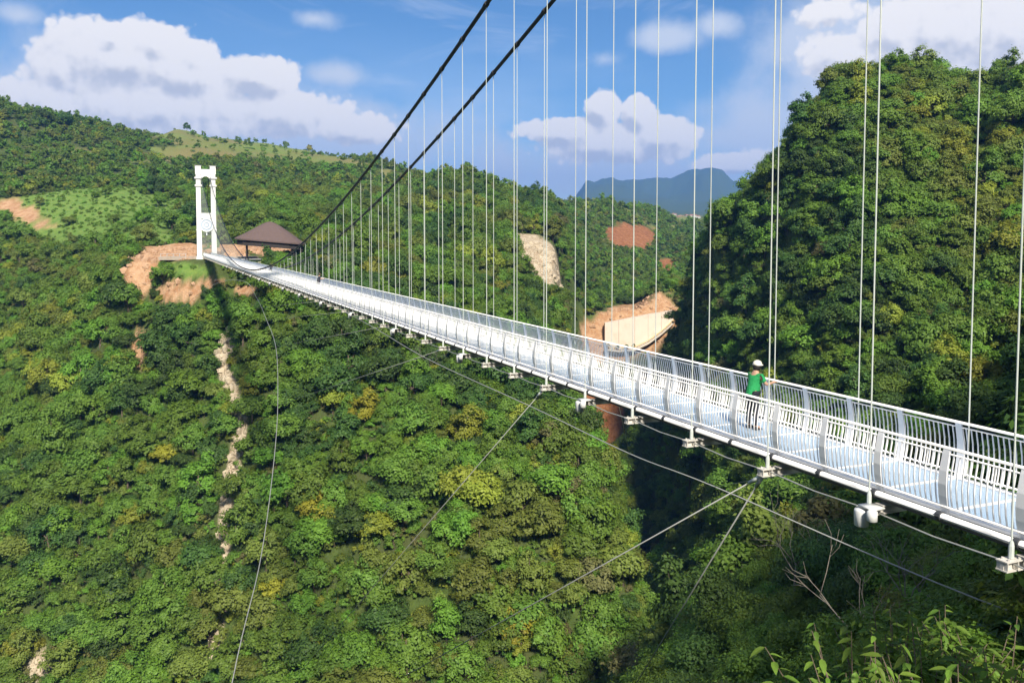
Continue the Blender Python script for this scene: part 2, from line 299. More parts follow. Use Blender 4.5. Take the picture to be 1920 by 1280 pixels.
# ---- what covers the ground: bare earth, pale rock, grass (own colours of the place)
def ell(px, py, cx, cy, rx, ry, rot=0.0):
    dx, dy = px - cx, py - cy; c, s = math.cos(rot), math.sin(rot)
    return 1 - np.hypot((dx * c + dy * s) / rx, (-dx * s + dy * c) / ry)
CHUTE = [(428, 632), (420, 690), (448, 760), (452, 800), (438, 870), (425, 940), (418, 1010), (420, 1080), (412, 1150), (405, 1230)]
def covers(x, y, z):
    P = np.stack([x, y, z], 1); px, py = project(P); r = np.hypot(x, y)
    nz = fbm(x / 7, y / 7, 5, 51) * 0.95
    near = (r > 150) & (r < 345)
    dirt = np.full(len(x), -1.0); rock = np.full(len(x), -1.0); grass = np.full(len(x), -1.0); red = np.full(len(x), -1.0)
    def acc(arr, m, v): np.maximum(arr, np.where(m, v, -1), out=arr)
    for e in [(265, 512, 34, 62, .25), (300, 470, 40, 24, 0), (330, 545, 62, 22, 0), (262, 650, 17, 46, 0), (400, 535, 34, 16, 0), (465, 545, 30, 12, 0), (330, 468, 60, 20, 0), (430, 470, 50, 22, 0), (520, 466, 60, 18, 0)]:
        acc(dirt, near, ell(px, py, *e) * 2)
    for (ax, ay), (bx, by) in zip(CHUTE[:-1], CHUTE[1:]):
        tt = np.clip(((px - ax) * (bx - ax) + (py - ay) * (by - ay)) / ((bx - ax) ** 2 + (by - ay) ** 2), 0, 1)
        d = np.hypot(px - ax - tt * (bx - ax), py - ay - tt * (by - ay)); acc(rock, near, (1 - d / 15) * 1.9)
    acc(rock, (r > 290) & (r < 400), ell(px, py, 1012, 480, 72, 32, 0.85) * 2.5)
    for e in [(905, 1150, 16, 34, 0), (985, 1090, 10, 30, 0), (885, 1078, 14, 14, 0), (70, 1245, 22, 26, .5), (175, 1190, 10, 14, 0), (1010, 900, 12, 34, 0)]:
        acc(rock, near, ell(px, py, *e) * 1.6)
    acc(dirt, (r > 395) & (r < 470), ell(px, py, 1185, 615, 100, 58, -.3) * 3)
    acc(red, (r > 385) & (r < 440), ell(px, py, 1135, 775, 42, 75) * 3)
    acc(red, (r > 185) & (r < 330), ell(px, py, 1205, 1045, 26, 44) * 2)
    acc(red, (r > 600) & (r < 1100), ell(px, py, 1183, 442, 52, 24, .1) * 2.5)
    acc(red, (r > 500) & (r < 1100), ell(px, py, 1252, 498, 18, 13, .6) * 2)
    acc(dirt, (r > 330) & (r < 520), ell(px, py, 45, 405, 60, 18, .35) * 1.4); acc(dirt, (r > 330) & (r < 520), ell(px, py, 20, 385, 30, 16, 0) * 1.4)
    acc(dirt, (r > 430) & (r < 560), ell(px, py, 60, 322, 110, 7, .08) * 1.0)
    acc(grass, (r > 350) & (r < 520), ell(px, py, 150, 395, 225, 68, .08) * 3)
    acc(grass, (r > 240) & (r < 300), ell(px, py, 345, 508, 62, 18, 0) * 2)
    acc(grass, (r > 640) & (r < 1300), np.minimum(1, ell(px, py, 450, 262, 235, 34, .14) * 2.5))
    acc(grass, (r > 640) & (r < 1300), ell(px, py, 620, 300, 60, 12, .1) * 2); acc(grass, (r > 640) & (r < 1300), ell(px, py, 790, 292, 60, 9, 0) * 2)
    pat = fbm(x / 85, y / 85, 4, 91)
    acc(grass, (r > 600) & (r < 1300) & (px < 900), (pat - 0.16) * 5 - 0.15); acc(grass, (r > 560) & (r < 1300) & (px >= 1080), (pat - 0.22) * 5 - 0.2)
    acc(grass, (r > 1000) & (r < 3000), ell(px, py, 1285, 415, 40, 14, 0) * 3)
    f = lambda a: np.clip((a + nz) * 2.2, 0, 1) * (a > -0.6)
    return f(dirt), f(rock), f(grass), f(red), px, py

def link(o): COL.objects.link(o); return o
def tag(o, label=None, cat=None, group=None, kind=None):
    if label: o['label'] = label
    if cat: o['category'] = cat
    if group: o['group'] = group
    if kind: o['kind'] = kind
    return o
def mesh_np(name, V, faces_flat, nside, mat=None, smooth=False):
    me = bpy.data.meshes.new(name); V = np.asarray(V, np.float32); Fc = np.asarray(faces_flat, np.int32).ravel()
    nf = len(Fc) // nside
    me.vertices.add(len(V)); me.vertices.foreach_set('co', V.ravel())
    me.loops.add(len(Fc)); me.loops.foreach_set('vertex_index', Fc)
    me.polygons.add(nf); me.polygons.foreach_set('loop_start', np.arange(0, nf * nside, nside, dtype=np.int32))
    me.polygons.foreach_set('loop_total', np.full(nf, nside, np.int32))
    if smooth: me.polygons.foreach_set('use_smooth', np.ones(nf, bool))
    me.update(calc_edges=True); me.validate()
    if mat: me.materials.append(mat)
    return me

def terrain_material():
    m, t, out = new_mat('ground'); b = t.node('ShaderNodeBsdfPrincipled'); t.l.new(b.outputs[0], out.inputs[0])
    b.inputs['Roughness'].default_value = 0.95; b.inputs['Specular IOR Level'].default_value = 0.1
    co = t.node('ShaderNodeTexCoord').outputs['Object']
    n = t.noise(co, 0.35, 6, 0.65); n2 = t.noise(co, 2.2, 4, 0.6); n3 = t.noise(co, 0.012, 6, 0.6); nb = t.noise(co, 0.05, 8, 0.7)
    base = t.mix(t.smooth(n, .35, .65), (.045, .075, .018, 1), (.085, .125, .030, 1))
    base = t.mix(t.smooth(nb, .4, .62), base, (.070, .085, .030, 1))
    g = t.mix(t.smooth(n, .3, .7), (.10, .19, .035, 1), (.17, .24, .055, 1))
    gd = t.mix(n2, (.16, .17, .05, 1), (.22, .17, .08, 1)); g = t.mix(t.attr('dry'), g, gd)
    base = t.mix(t.attr('grass'), base, g)
    d = t.mix(t.smooth(n, .35, .65), (.34, .18, .09, 1), (.46, .29, .17, 1)); d = t.mix(t.smooth(n2, .55, .75), d, (.52, .42, .31, 1))
    base = t.mix(t.attr('dirt'), base, d)
    rk = t.mix(t.smooth(n, .3, .7), (.36, .27, .18, 1), (.58, .50, .38, 1)); rk = t.mix(t.smooth(n2, .5, .62), rk, (.20, .16, .10, 1))
    base = t.mix(t.attr('rock'), base, rk)
    base = t.mix(t.attr('red'), base, t.mix(t.smooth(n, .35, .65), (.20, .075, .03, 1), (.32, .15, .07, 1)))
    t.l.new(base, b.inputs['Base Color'])
    bp = t.node('ShaderNodeBump'); bp.inputs['Strength'].default_value = 0.9; bp.inputs['Distance'].default_value = 0.8
    t.l.new(t.noise(co, 0.8, 8, 0.7), bp.inputs['Height']); t.l.new(bp.outputs[0], b.inputs['Normal'])
    return m
def build_terrain():
    V = np.stack([XG, YG, HG], 2).reshape(-1, 3)
    i, j = np.meshgrid(np.arange(NP), np.arange(NR - 1), indexing='ij'); i2 = (i + 1) % NP
    Fq = np.stack([i * NR + j, i * NR + j + 1, i2 * NR + j + 1, i2 * NR + j], 2).reshape(-1)
    V = np.vstack([V, [[0, 0, 2.6]]])
    me = mesh_np('terrain', V, Fq, 4, terrain_material(), True)
    d, r, g, rd, px, py = covers(V[:, 0], V[:, 1], V[:, 2])
    dry = np.clip((np.hypot(V[:, 0], V[:, 1]) - 600) / 80, 0, 1) * np.clip(0.6 + fbm(V[:, 0] / 60, V[:, 1] / 60, 3, 77), 0, 1)
    for nm, a in (('dirt', d), ('rock', r), ('grass', g), ('red', rd), ('dry', dry)):
        at_ = me.attributes.new(nm, 'FLOAT', 'POINT'); at_.data.foreach_set('value', a.astype(np.float32))
    o = link(bpy.data.objects.new('terrain', me)); o['kind'] = 'structure'; return o
terrain = build_terrain()

# ------------------------------------------------------------------ foliage
KINDS = {   # leaf colour (dark, light)
 'dark green':    ((.036, .078, .018), (.085, .155, .030)),
 'mid green':     ((.074, .140, .020), (.155, .250, .036)),
 'olive green':   ((.098, .135, .022), (.195, .245, .046)),
 'yellow-green':  ((.150, .190, .020), (.285, .320, .042)),
 'fresh green':   ((.080, .165, .020), (.165, .295, .034)),
 'golden':        ((.190, .185, .018), (.330, .320, .034)),
 'brownish':      ((.105, .112, .038), (.195, .190, .068)),
}
KN = list(KINDS)
def leaf_material(kind):
    lo, hi = KINDS[kind]
    m, t, out = new_mat('leaf ' + kind)
    v = t.attr('v'); rnd = t.node('ShaderNodeObjectInfo').outputs['Random']
    c = t.mix(v, c4(lo), c4(hi))
    hsv = t.node('ShaderNodeHueSaturation'); t.l.new(c, hsv.inputs['Color'])
    t.l.new(t.math('ADD', 0.485, t.math('MULTIPLY', rnd, 0.03)), hsv.inputs['Hue'])
    t.l.new(t.math('ADD', 0.78, t.math('MULTIPLY', rnd, 0.5)), hsv.inputs['Value']); hsv.inputs['Saturation'].default_value = 1.0
    b = t.node('ShaderNodeBsdfPrincipled'); t.l.new(hsv.outputs[0], b.inputs['Base Color'])
    b.inputs['Roughness'].default_value = 0.55; b.inputs['Specular IOR Level'].default_value = 0.25
    tr = t.node('ShaderNodeBsdfTranslucent'); h2 = t.node('ShaderNodeHueSaturation'); t.l.new(hsv.outputs[0], h2.inputs['Color'])
    h2.inputs['Hue'].default_value = 0.485; h2.inputs['Value'].default_value = 1.3; t.l.new(h2.outputs[0], tr.inputs[0])
    mx = t.node('ShaderNodeMixShader'); mx.inputs[0].default_value = 0.34
    t.l.new(b.outputs[0], mx.inputs[1]); t.l.new(tr.outputs[0], mx.inputs[2]); t.l.new(mx.outputs[0], out.inputs[0])
    return m
LEAF = {k: leaf_material(k) for k in KN}
BARK = mat_simple('bark', (.13, .10, .07), .9, 0, .35, 4, .5)
PALEBARK = mat_simple('pale bark', (.30, .27, .22), .9, 0, .25, 4, .4)

def unit(v): return v / np.maximum(np.linalg.norm(v, axis=1, keepdims=True), 1e-6)
def crown_np(rng, shape, leaf, n_leaf, n_clump):
    """leaf quads gathered in clumps over an uneven crown of radius ~1, height centred on z"""
    th = rng.uniform(0, 2 * math.pi, n_clump); zz = rng.uniform(-0.35, 1.0, n_clump)
    rr = np.sqrt(np.clip(1 - zz ** 2, 0.02, 1))
    C = np.stack([rr * np.cos(th), rr * np.sin(th), zz], 1) * rng.uniform(0.62, 1.0, (n_clump, 1))
    if shape == 'dome':   C *= [1.0, 1.0, 0.80]
    if shape == 'round':  C *= [0.90, 0.90, 0.98]
    if shape == 'tall':   C *= [0.72, 0.72, 1.25]; 
    if shape == 'flat':   C *= [1.12, 1.05, 0.56]
    if shape == 'shrub':  C *= [1.0, 1.0, 0.7]
    C[:, 0] += 0.22 * np.sin(C[:, 2] * 3 + rng.uniform(0, 6)); C[:, 1] += 0.22 * np.cos(C[:, 2] * 3 + rng.uniform(0, 6))
    cr = rng.uniform(0.17, 0.42, n_clump)
    k = rng.integers(0, n_clump, n_leaf)
    d = unit(rng.normal(size=(n_leaf, 3))); d[:, 2] = np.where(d[:, 2] < -0.35, -d[:, 2], d[:, 2])
    rad = cr[k][:, None] * (rng.uniform(0.35, 1.0, (n_leaf, 1)) ** 0.5) * (1 + 0.25 * rng.normal(size=(n_leaf, 1)))
    P = C[k] + d * rad * [1, 1, 0.9]
    nrm = unit(d * 0.9 + unit(C)[k] * 0.45 + [0, 0, 0.35] + rng.normal(size=(n_leaf, 3)) * 0.42)
    a = unit(np.cross(nrm, rng.normal(size=(n_leaf, 3)))); b = np.cross(nrm, a)
    s = leaf * rng.uniform(0.6, 1.35, (n_leaf, 1))
    V = np.stack([P - a * s, P - b * s * 0.55 - nrm * s * .15, P + a * s, P + b * s * 0.55 - nrm * s * .15], 1).reshape(-1, 3)
    clv = rng.uniform(0, 1, n_clump)
    v = np.clip(0.55 * clv[k] + 0.45 * rng.uniform(0, 1, n_leaf), 0, 1)
    return V, v, C
def tube_np(path, radii, ns=6):
    path = np.asarray(path, float); V = []; Fc = []
    for i, p in enumerate(path):
        d = path[min(i + 1, len(path) - 1)] - path[max(i - 1, 0)]; d = d / (np.linalg.norm(d) + 1e-9)
        up = np.array([0, 0, 1.0]) if abs(d[2]) < 0.95 else np.array([1.0, 0, 0])
        a = np.cross(d, up); a /= np.linalg.norm(a); b = np.cross(d, a)
        for q in range(ns):
            g = 2 * math.pi * q / ns; V.append(p + radii[i] * (a * math.cos(g) + b * math.sin(g)))
    for i in range(len(path) - 1):
        for q in range(ns):
            q2 = (q + 1) % ns; Fc.append((i * ns + q, i * ns + q2, (i + 1) * ns + q2, (i + 1) * ns + q))
    return V, Fc
class MB:
    """collects shapes into one mesh"""
    def __init__(s): s.V = []; s.F = []
    def add(s, V, Fc):
        o = len(s.V); s.V += [tuple(v) for v in V]; s.F += [tuple(i + o for i in f) for f in Fc]; return s
    def box(s, x0, x1, y0, y1, z0, z1):
        V = [(x, y, z) for z in (z0, z1) for y in (y0, y1) for x in (x0, x1)]
        return s.add(V, [(0, 2, 3, 1), (4, 5, 7, 6), (0, 1, 5, 4), (2, 6, 7, 3), (0, 4, 6, 2), (1, 3, 7, 5)])
    def tube(s, path, r, ns=8, cap=True):
        rad = r if hasattr(r, '__len__') else [r] * len(path)
        V, Fc = tube_np(path, rad, ns)
        if cap: Fc = Fc + [tuple(range(ns))[::-1], tuple(range(len(V) - ns, len(V)))]
        return s.add(V, Fc)
    def lathe(s, prof, n=16, c=(0, 0, 0)):
        V = []; Fc = []
        for (r, z) in prof:
            for q in range(n): g = 2 * math.pi * q / n; V.append((c[0] + r * math.cos(g), c[1] + r * math.sin(g), c[2] + z))
        for i in range(len(prof) - 1):
            for q in range(n): q2 = (q + 1) % n; Fc.append((i * n + q, i * n + q2, (i + 1) * n + q2, (i + 1) * n + q))
        Fc += [tuple(range(n))[::-1], tuple(range(len(V) - n, len(V)))]
        return s.add(V, Fc)
    def prism(s, poly, y0, y1):      # polygon in xz, extruded along y
        n = len(poly); V = [(x, y0, z) for x, z in poly] + [(x, y1, z) for x, z in poly]
        return s.add(V, [tuple(range(n)), tuple(range(2 * n - 1, n - 1, -1))] + [(i, i + n, (i + 1) % n + n, (i + 1) % n) for i in range(n)])
    def mesh(s, name, mat, smooth=False):
        me = bpy.data.meshes.new(name); me.from_pydata(s.V, [], s.F); me.update()
        if mat: me.materials.append(mat)
        if smooth: me.polygons.foreach_set('use_smooth', np.ones(len(me.polygons), bool))
        return me
    def build(s, name, mat, parent=None, smooth=False, loc=None):
        o = link(bpy.data.objects.new(name, s.mesh(name, mat, smooth))); o.parent = parent
        if loc is not None: o.location = loc
        return o
def put(name, me, parent=None, loc=(0, 0, 0), rot=(0, 0, 0), scale=(1, 1, 1)):
    o = link(bpy.data.objects.new(name, me)); o.parent = parent; o.location = loc; o.rotation_euler = rot; o.scale = scale; return o
def empty(name, loc=(0, 0, 0), rz=0.0):
    o = link(bpy.data.objects.new(name, None)); o.location = loc; o.rotation_euler = (0, 0, rz); o.empty_display_size = 0.3; return o

SHAPES = ['dome', 'round', 'tall', 'flat', 'round', 'dome']
HT = {'dome': 0.62, 'round': 0.72, 'tall': 0.95, 'flat': 0.85, 'shrub': 0.30}
def trunk_mb(rng, C, h):
    mb = MB()
    lean = rng.normal(size=2) * 0.10
    p = [(0, 0, -0.35), (lean[0] * .3, lean[1] * .3, h * .35), (lean[0], lean[1], h * .75), (lean[0] * 1.2, lean[1] * 1.2, h + .2)]
    mb.tube(p, [.075, .055, .042, .02], 6)
    idx = rng.choice(len(C), min(6, len(C)), replace=False)
    for i in idx:
        e = C[i] * 0.85 + [0, 0, h]
        s0 = np.array([lean[0] * .8, lean[1] * .8, h * rng.uniform(.5, .75)])
        m = (s0 + e) / 2 + rng.normal(size=3) * .06 + [0, 0, -.06]
        mb.tube([s0, m, e], [.035, .024, .010], 5)
    return mb
def proto_set(tag_, n_shape, leaf, n_leaf, n_clump, seed, shapes=SHAPES):
    out = []
    for i in range(n_shape):
        rng = np.random.default_rng(seed + i); sh = shapes[i % len(shapes)]
        V, v, C = crown_np(rng, sh, leaf, n_leaf, n_clump); h = HT[sh]
        V = V + [0, 0, h]; out.append((V, v, trunk_mb(rng, C, h), sh))
    return out
def crown_mesh(name, V, v, mat):
    me = mesh_np(name, V, np.arange(len(V)), 4, mat, False)
    a = me.attributes.new('v', 'FLOAT', 'FACE'); a.data.foreach_set('value', v.astype(np.float32)); return me
HI = proto_set('hi', 5, 0.042, 11000, 46, 100)
MID = proto_set('mid', 6, 0.072, 3600, 34, 200)
LOW = proto_set('low', 4, 0.17, 420, 16, 300, ['dome', 'round', 'tall', 'round'])
SHR = proto_set('shr', 3, 0.10, 1100, 16, 400, ['shrub'] * 3)
_cm = {}
def crown_of(level, i, kind):
    key = (level, i, kind)
    if key not in _cm:
        V, v, tm, sh = {'hi': HI, 'mid': MID, 'low': LOW, 'shr': SHR}[level][i]
        _cm[key] = crown_mesh('crown', V, v, LEAF[kind])
    return _cm[key]
_tm = {}
def trunk_of(level, i):
    if (level, i) not in _tm: _tm[(level, i)] = {'hi': HI, 'mid': MID, 'low': LOW, 'shr': SHR}[level][i][2].mesh('trunk', BARK, True)
    return _tm[(level, i)]

# ------------------------------------------------------------------ where trees stand
def scatter(r0, r1, half, spacing, seed):
    rng = np.random.default_rng(seed)
    xs = np.arange(-r1 * math.tan(half) - 5, r1 * math.tan(half) + 5, spacing); ys = np.arange(0, r1, spacing)
    X, Y = np.meshgrid(xs, ys); X = X.ravel() + rng.uniform(-.48, .48, X.size) * spacing; Y = Y.ravel() + rng.uniform(-.48, .48, Y.size) * spacing
    r = np.hypot(X, Y); k = (r >= r0) & (r < r1) & (np.abs(np.arctan2(X, Y)) < half)
    return X[k], Y[k]
EH = np.where(RG < 14, -9, (HG + np.where(RG < 140, 2.0, 4.0) - CZ) / RG); RUNMAX = np.maximum.accumulate(EH, axis=1)
def visible(x, y, top, slack):
    r = np.hypot(x, y); p = np.arctan2(x, y); p = np.where(p < PHI[0], p + 2 * math.pi, p)
    i = np.clip(np.searchsorted(PHI, p) - 1, 0, NP - 1); j = np.clip(np.searchsorted(RAD, r - 7) - 1, 0, NR - 1)
    return (top - CZ) / r > RUNMAX[i, j] - slack
def forest_points():
    sets = []
    for (r0, r1, sp, lv, seed) in [(18, 120, 3.6, 'hi', 1), (120, 345, 3.4, 'mid', 2), (345, 520, 5.2, 'mid', 3), (520, 1150, 5.6, 'low', 4)]:
        x, y = scatter(r0, r1, R(38), sp, seed); z = hgt(x, y)
        rng = np.random.default_rng(seed + 50); n = len(x)
        s = np.clip(rng.lognormal(1.14, 0.34, n), 1.7, 5.4) * (0.74 if lv == 'low' else 1)
        if lv == 'hi': s *= 0.80
        slope = np.hypot(hgt(x + 2, y) - hgt(x - 2, y), hgt(x, y + 2) - hgt(x, y - 2)) / 4
        want = {1: 4.8, 2: 4.5, 3: 6.0, 4: 6.6}[seed]
        dense = rng.uniform(0, 1, n) < np.sqrt(1 + slope ** 2) * (sp / want) ** 2
        d, rk, g, rd, px, py = covers(x, y, z + 0.75 * s)
        d2, rk2, g2, rd2, _, _ = covers(x, y, z)
        bare = np.maximum.reduce([d, rk, rd, d2, rk2, rd2]); g = np.maximum(g, g2)
        keep = dense & (bare < 0.16) & ((g < 0.4) | (rng.uniform(0, 1, n) < 0.05))
        w, t = bridge_wt(x, y)
        keep &= ~((np.abs(w - 1.1) < 6.5) & (t > -8) & (t < 300) & (z + 2.3 * s > -2.0))
        keep &= ~((np.hypot((w - 4) / 26, (t - 293) / 21) < 1) & (z > -6))
        keep &= ~((t > 283) & (t < 312) & (w > -34) & (w < 34) & (z > -3))
        vis = visible(x, y, z + 1.9 * s, 0.025)
        keep &= vis
        keep &= ~((px > 1450) & (np.hypot(x, y) < 24))
        sets.append(dict(x=x[keep], y=y[keep], z=z[keep], s=s[keep], px=px[keep], py=py[keep], g=g[keep], lv=lv, rng=rng))
    return sets
FS = forest_points()
def kind_for(x, y, px, rng, r):
    n = len(x); a = fbm(x / 45, y / 45, 3, 61) + rng.normal(size=n) * 0.34
    k = np.full(n, 1)
    k[a < -0.36] = 0; k[a > 0.36] = 2; k[a > 0.92] = 3; far_ = (r > 520) & (k == 0); k[far_ & (rng.uniform(0, 1, n) < .6)] = 1
    u = rng.uniform(0, 1, n); k[(u < 0.20)] = 4; k[(u > 0.20) & (u < .235)] = 3; k[u > 0.998] = 5; k[(u > 0.965) & (u <= 0.972)] = 6
    return k
for S in FS:
    S['k'] = kind_for(S['x'], S['y'], S['px'], S['rng'], np.hypot(S['x'], S['y']))
    S['i'] = S['rng'].integers(0, {'hi': 5, 'mid': 6, 'low': 4}[S['lv']], len(S['x']))
    S['rz'] = S['rng'].uniform(0, 6.28, len(S['x'])); S['sz'] = S['s'] * S['rng'].uniform(0.85, 1.2, len(S['x']))

# named trees: colour accents and lone trees read off the photograph (px, py of crown, distance, radius, kind, label)
def ground_at(px, py, y0, y1):
    """first place where the sight line through a pixel meets the ground"""
    for Y in np.linspace(y0, y1, 400):
        p = at(px, py, Y)
        if gz(p.x, p.y) >= p.z: return p
    return at(px, py, y1)
def single_tree(name, label, p, s, sz, level, i, kind, rz, group=None, cat='tree'):
    root = empty(name, p, rz); root.scale = (s, s, sz)
    put('trunk', trunk_of(level, i), root); put('crown', crown_of(level, i, kind), root)
    tag(root, label, cat, group); return root

COLW = ['at the left edge', 'in from the left edge', 'below the orange earth scar', 'beside the pale rock chute', 'just right of the rock chute',
        'below the distant deck', 'left of the middle', 'near the middle', 'on the spur under the bridge', 'at the edge of the dark gorge',
        'right of the dark gorge', 'under the person in green', 'right of the person', 'right of the middle hangers', 'in from the right edge', 'at the right edge']
ROWW = ['up at the skyline', 'high near the hilltop', 'high on the slope', 'on the upper slope', 'just above half height', 'just below half height', 'on the lower slope', 'low on the slope', 'above the bottom edge', 'at the bottom edge']
def forest():
    cand = []
    for si, S in enumerate(FS):
        r = np.hypot(S['x'], S['y']); P = np.stack([S['x'], S['y'], S['z'] + S['sz'] * 1.0], 1); px, py = project(P)
        vis = visible(S['x'], S['y'], S['z'] + S['sz'] * 1.2, 0.0) & (px > 8) & (px < 1912) & (py > 60) & (py < 1272)
        for q in np.nonzero(vis)[0]: cand.append((S['s'][q] / r[q], si, q, px[q], py[q]))
    cand.sort(reverse=True); solo = cand[:300]; taken = set((c[1], c[2]) for c in solo); used = {}
    shape_word = {'dome': 'broad-crowned', 'round': 'round-crowned', 'tall': 'tall', 'flat': 'flat-topped'}
    for (_, si, q, px, py) in solo:
        S = FS[si]; lv = S['lv']; kind = KN[S['k'][q]]; i = int(S['i'][q]); sh = {'hi': HI, 'mid': MID, 'low': LOW}[lv][i][3]
        r = math.hypot(S['x'][q], S['y'][q])
        c_ = min(15, int(px / 120)); r_ = min(9, int(py / 128))
        lab = f'{kind} {shape_word[sh]} tree {COLW[c_]}, {ROWW[r_]}'
        if lab in used:
            for extra in ('smaller', 'taller', 'paler', 'fuller', 'looser', 'lower', 'darker', 'thinner'):
                l2 = f'{extra} {lab}'
                if l2 not in used: lab = l2; break
        used[lab] = 1
        single_tree('forest_tree', lab, (S['x'][q], S['y'][q], S['z'][q]), S['s'][q], S['sz'][q], lv, i, kind, S['rz'][q], 'trees on the gorge slopes')
    # the rest of the wood reads as one mass per slope: instanced, one object
    rows = []; protos = []; pidx = {}
    pc = bpy.data.collections.new('tree_kinds')
    def pid(lv, i, kind):
        key = (lv, i, kind)
        if key not in pidx:
            V, v, tm, sh = {'hi': HI, 'mid': MID, 'low': LOW, 'shr': SHR}[lv][i]
            me = crown_of(lv, i, kind)
            if lv != 'low' and lv != 'shr':
                me = me.copy(); tmm = trunk_of(lv, i)
                import bmesh
                bm = bmesh.new(); bm.from_mesh(me); nb = len(bm.faces); bm.from_mesh(tmm); bm.faces.ensure_lookup_table()
                for f in bm.faces[nb:]: f.material_index = 1
                bm.to_mesh(me); bm.free(); me.materials.append(BARK)
            o = bpy.data.objects.new('k%03d' % len(pidx), me); pc.objects.link(o); pidx[key] = len(pidx)
        return pidx[key]
    for si, S in enumerate(FS):
        for q in range(len(S['x'])):
            if (si, q) in taken: continue
            rows.append((S['x'][q], S['y'][q], S['z'][q], S['s'][q], S['sz'][q], S['rz'][q], pid(S['lv'], int(S['i'][q]), KN[S['k'][q]])))
    # undergrowth between the trunks, orchard bushes on the grass
    for (r0, r1, sp, seed) in [(14, 120, 2.4, 71), (120, 350, 2.5, 72), (350, 540, 3.9, 73), (540, 1100, 9.0, 74)]:
        x, y = scatter(r0, r1, R(37), sp, seed); z = hgt(x, y); rng = np.random.default_rng(seed); n = len(x)
        d, rk, g, rd, px, py = covers(x, y, z); bare = np.maximum.reduce([d, rk, rd])
        w, t = bridge_wt(x, y)
        keep = (rng.uniform(0, 1, n) > bare * 1.35) & visible(x, y, z + 2, 0.02) & ~((t > 280) & (t < 312) & (w > -34) & (w < 34) & (z > -3))
        keep &= ~((np.abs(w - 1.1) < 4) & (z > -6) & (t > -5))
        keep &= (g < 0.4) | (rng.uniform(0, 1, n) < (0.8 if r0 < 500 else 0.12))
        keep &= ~((px > 1560) & (np.hypot(x, y) < 17))
        for q in np.nonzero(keep)[0]:
            s = rng.uniform(1.1, 2.3) * (0.55 if g[q] > 0.4 else 1) * (1.5 if r0 >= 540 else 1)
            kind = KN[rng.choice([0, 1, 2, 3, 4, 6], p=[.2, .25, .2, .1, .2, .05])] if g[q] < .4 else KN[rng.choice([1, 4])]
            rows.append((x[q], y[q], z[q] - .1, s, s * rng.uniform(.8, 1.3), rng.uniform(0, 6.28), pid('shr', int(rng.integers(0, 3)), kind)))
    A = np.array(rows, np.float32)
    me = bpy.data.meshes.new('forest'); me.vertices.add(len(A)); me.vertices.foreach_set('co', A[:, :3].ravel())
    sv = me.attributes.new('sc', 'FLOAT_VECTOR', 'POINT'); sv.data.foreach_set('vector', A[:, [3, 3, 4]].ravel())
    rv = me.attributes.new('ro', 'FLOAT_VECTOR', 'POINT'); z0 = np.zeros((len(A), 3), np.float32); z0[:, 2] = A[:, 5]; rv.data.foreach_set('vector', z0.ravel())
    iv = me.attributes.new('id_kind', 'INT', 'POINT'); iv.data.foreach_set('value', A[:, 6].astype(np.int32)); me.update()
    o = link(bpy.data.objects.new('forest', me)); tag(o, 'dense mixed green forest covering the gorge slopes and hills', 'forest', None, 'stuff')
    g = bpy.data.node_groups.new('forest_nodes', 'GeometryNodeTree')
    g.interface.new_socket('Geometry', in_out='INPUT', socket_type='NodeSocketGeometry'); g.interface.new_socket('Geometry', in_out='OUTPUT', socket_type='NodeSocketGeometry')
    N = g.nodes; L = g.links; gi = N.new('NodeGroupInput'); go = N.new('NodeGroupOutput')
    ci = N.new('GeometryNodeCollectionInfo'); ci.inputs['Collection'].default_value = pc; ci.inputs['Separate Children'].default_value = True; ci.inputs['Reset Children'].default_value = True
    ip = N.new('GeometryNodeInstanceOnPoints'); ip.inputs['Pick Instance'].default_value = True
    def na(nm, ty):
        a = N.new('GeometryNodeInputNamedAttribute'); a.data_type = ty; a.inputs['Name'].default_value = nm
        return [s for s in a.outputs if s.enabled and s.name == 'Attribute'][0]
    L.new(gi.outputs[0], ip.inputs['Points']); L.new(ci.outputs[0], ip.inputs['Instance']); L.new(na('id_kind', 'INT'), ip.inputs['Instance Index'])
    L.new(na('ro', 'FLOAT_VECTOR'), ip.inputs['Rotation']); L.new(na('sc', 'FLOAT_VECTOR'), ip.inputs['Scale']); L.new(ip.outputs[0], go.inputs[0])
    md = o.modifiers.new('forest', 'NODES'); md.node_group = g
    if 0: print('forest rows', len(A), 'kinds', len(pidx), 'solo', len(solo))
forest()

# ------------------------------------------------------------------ materials of the made things
WHITE = mat_simple('white paint', (.80, .80, .81), .38, 0, .05, 2.0, 0, ((.55, .55, .52), .35))
RAILW = mat_simple('rail paint', (.84, .83, .83), .35, 0, .05, 3.0)
GALV = mat_simple('galvanised steel', (.55, .57, .58), .45, .3, .12, 4.0)
HANGM = mat_simple('hanger steel', (.48, .52, .49), .45, .0, .08, 4.0)
DARKST_SHADE = mat_simple('dark steel and shaded stringer', (.055, .058, .065), .6, .2, .2, 4.0)  # own tone of the clamps; on the stringers it paints in shade
CABLEM = mat_simple('main cable', (.020, .020, .028), .55, 0, .2, 5.0)
WIREM = mat_simple('wire rope', (.34, .35, .33), .5, .3, .15, 5.0)
BRACKM = mat_simple('bracket paint', (.52, .50, .46), .55, 0, .10, 3.0, 0, ((.35, .31, .25), .5))
TOWERM = mat_simple('tower paint', (.74, .74, .72), .55, 0, .05, .5, 0, ((.62, .60, .55), .4))
CONC = mat_simple('concrete', (.56, .50, .42), .9, 0, .12, .4, .2, ((.45, .35, .25), .5))
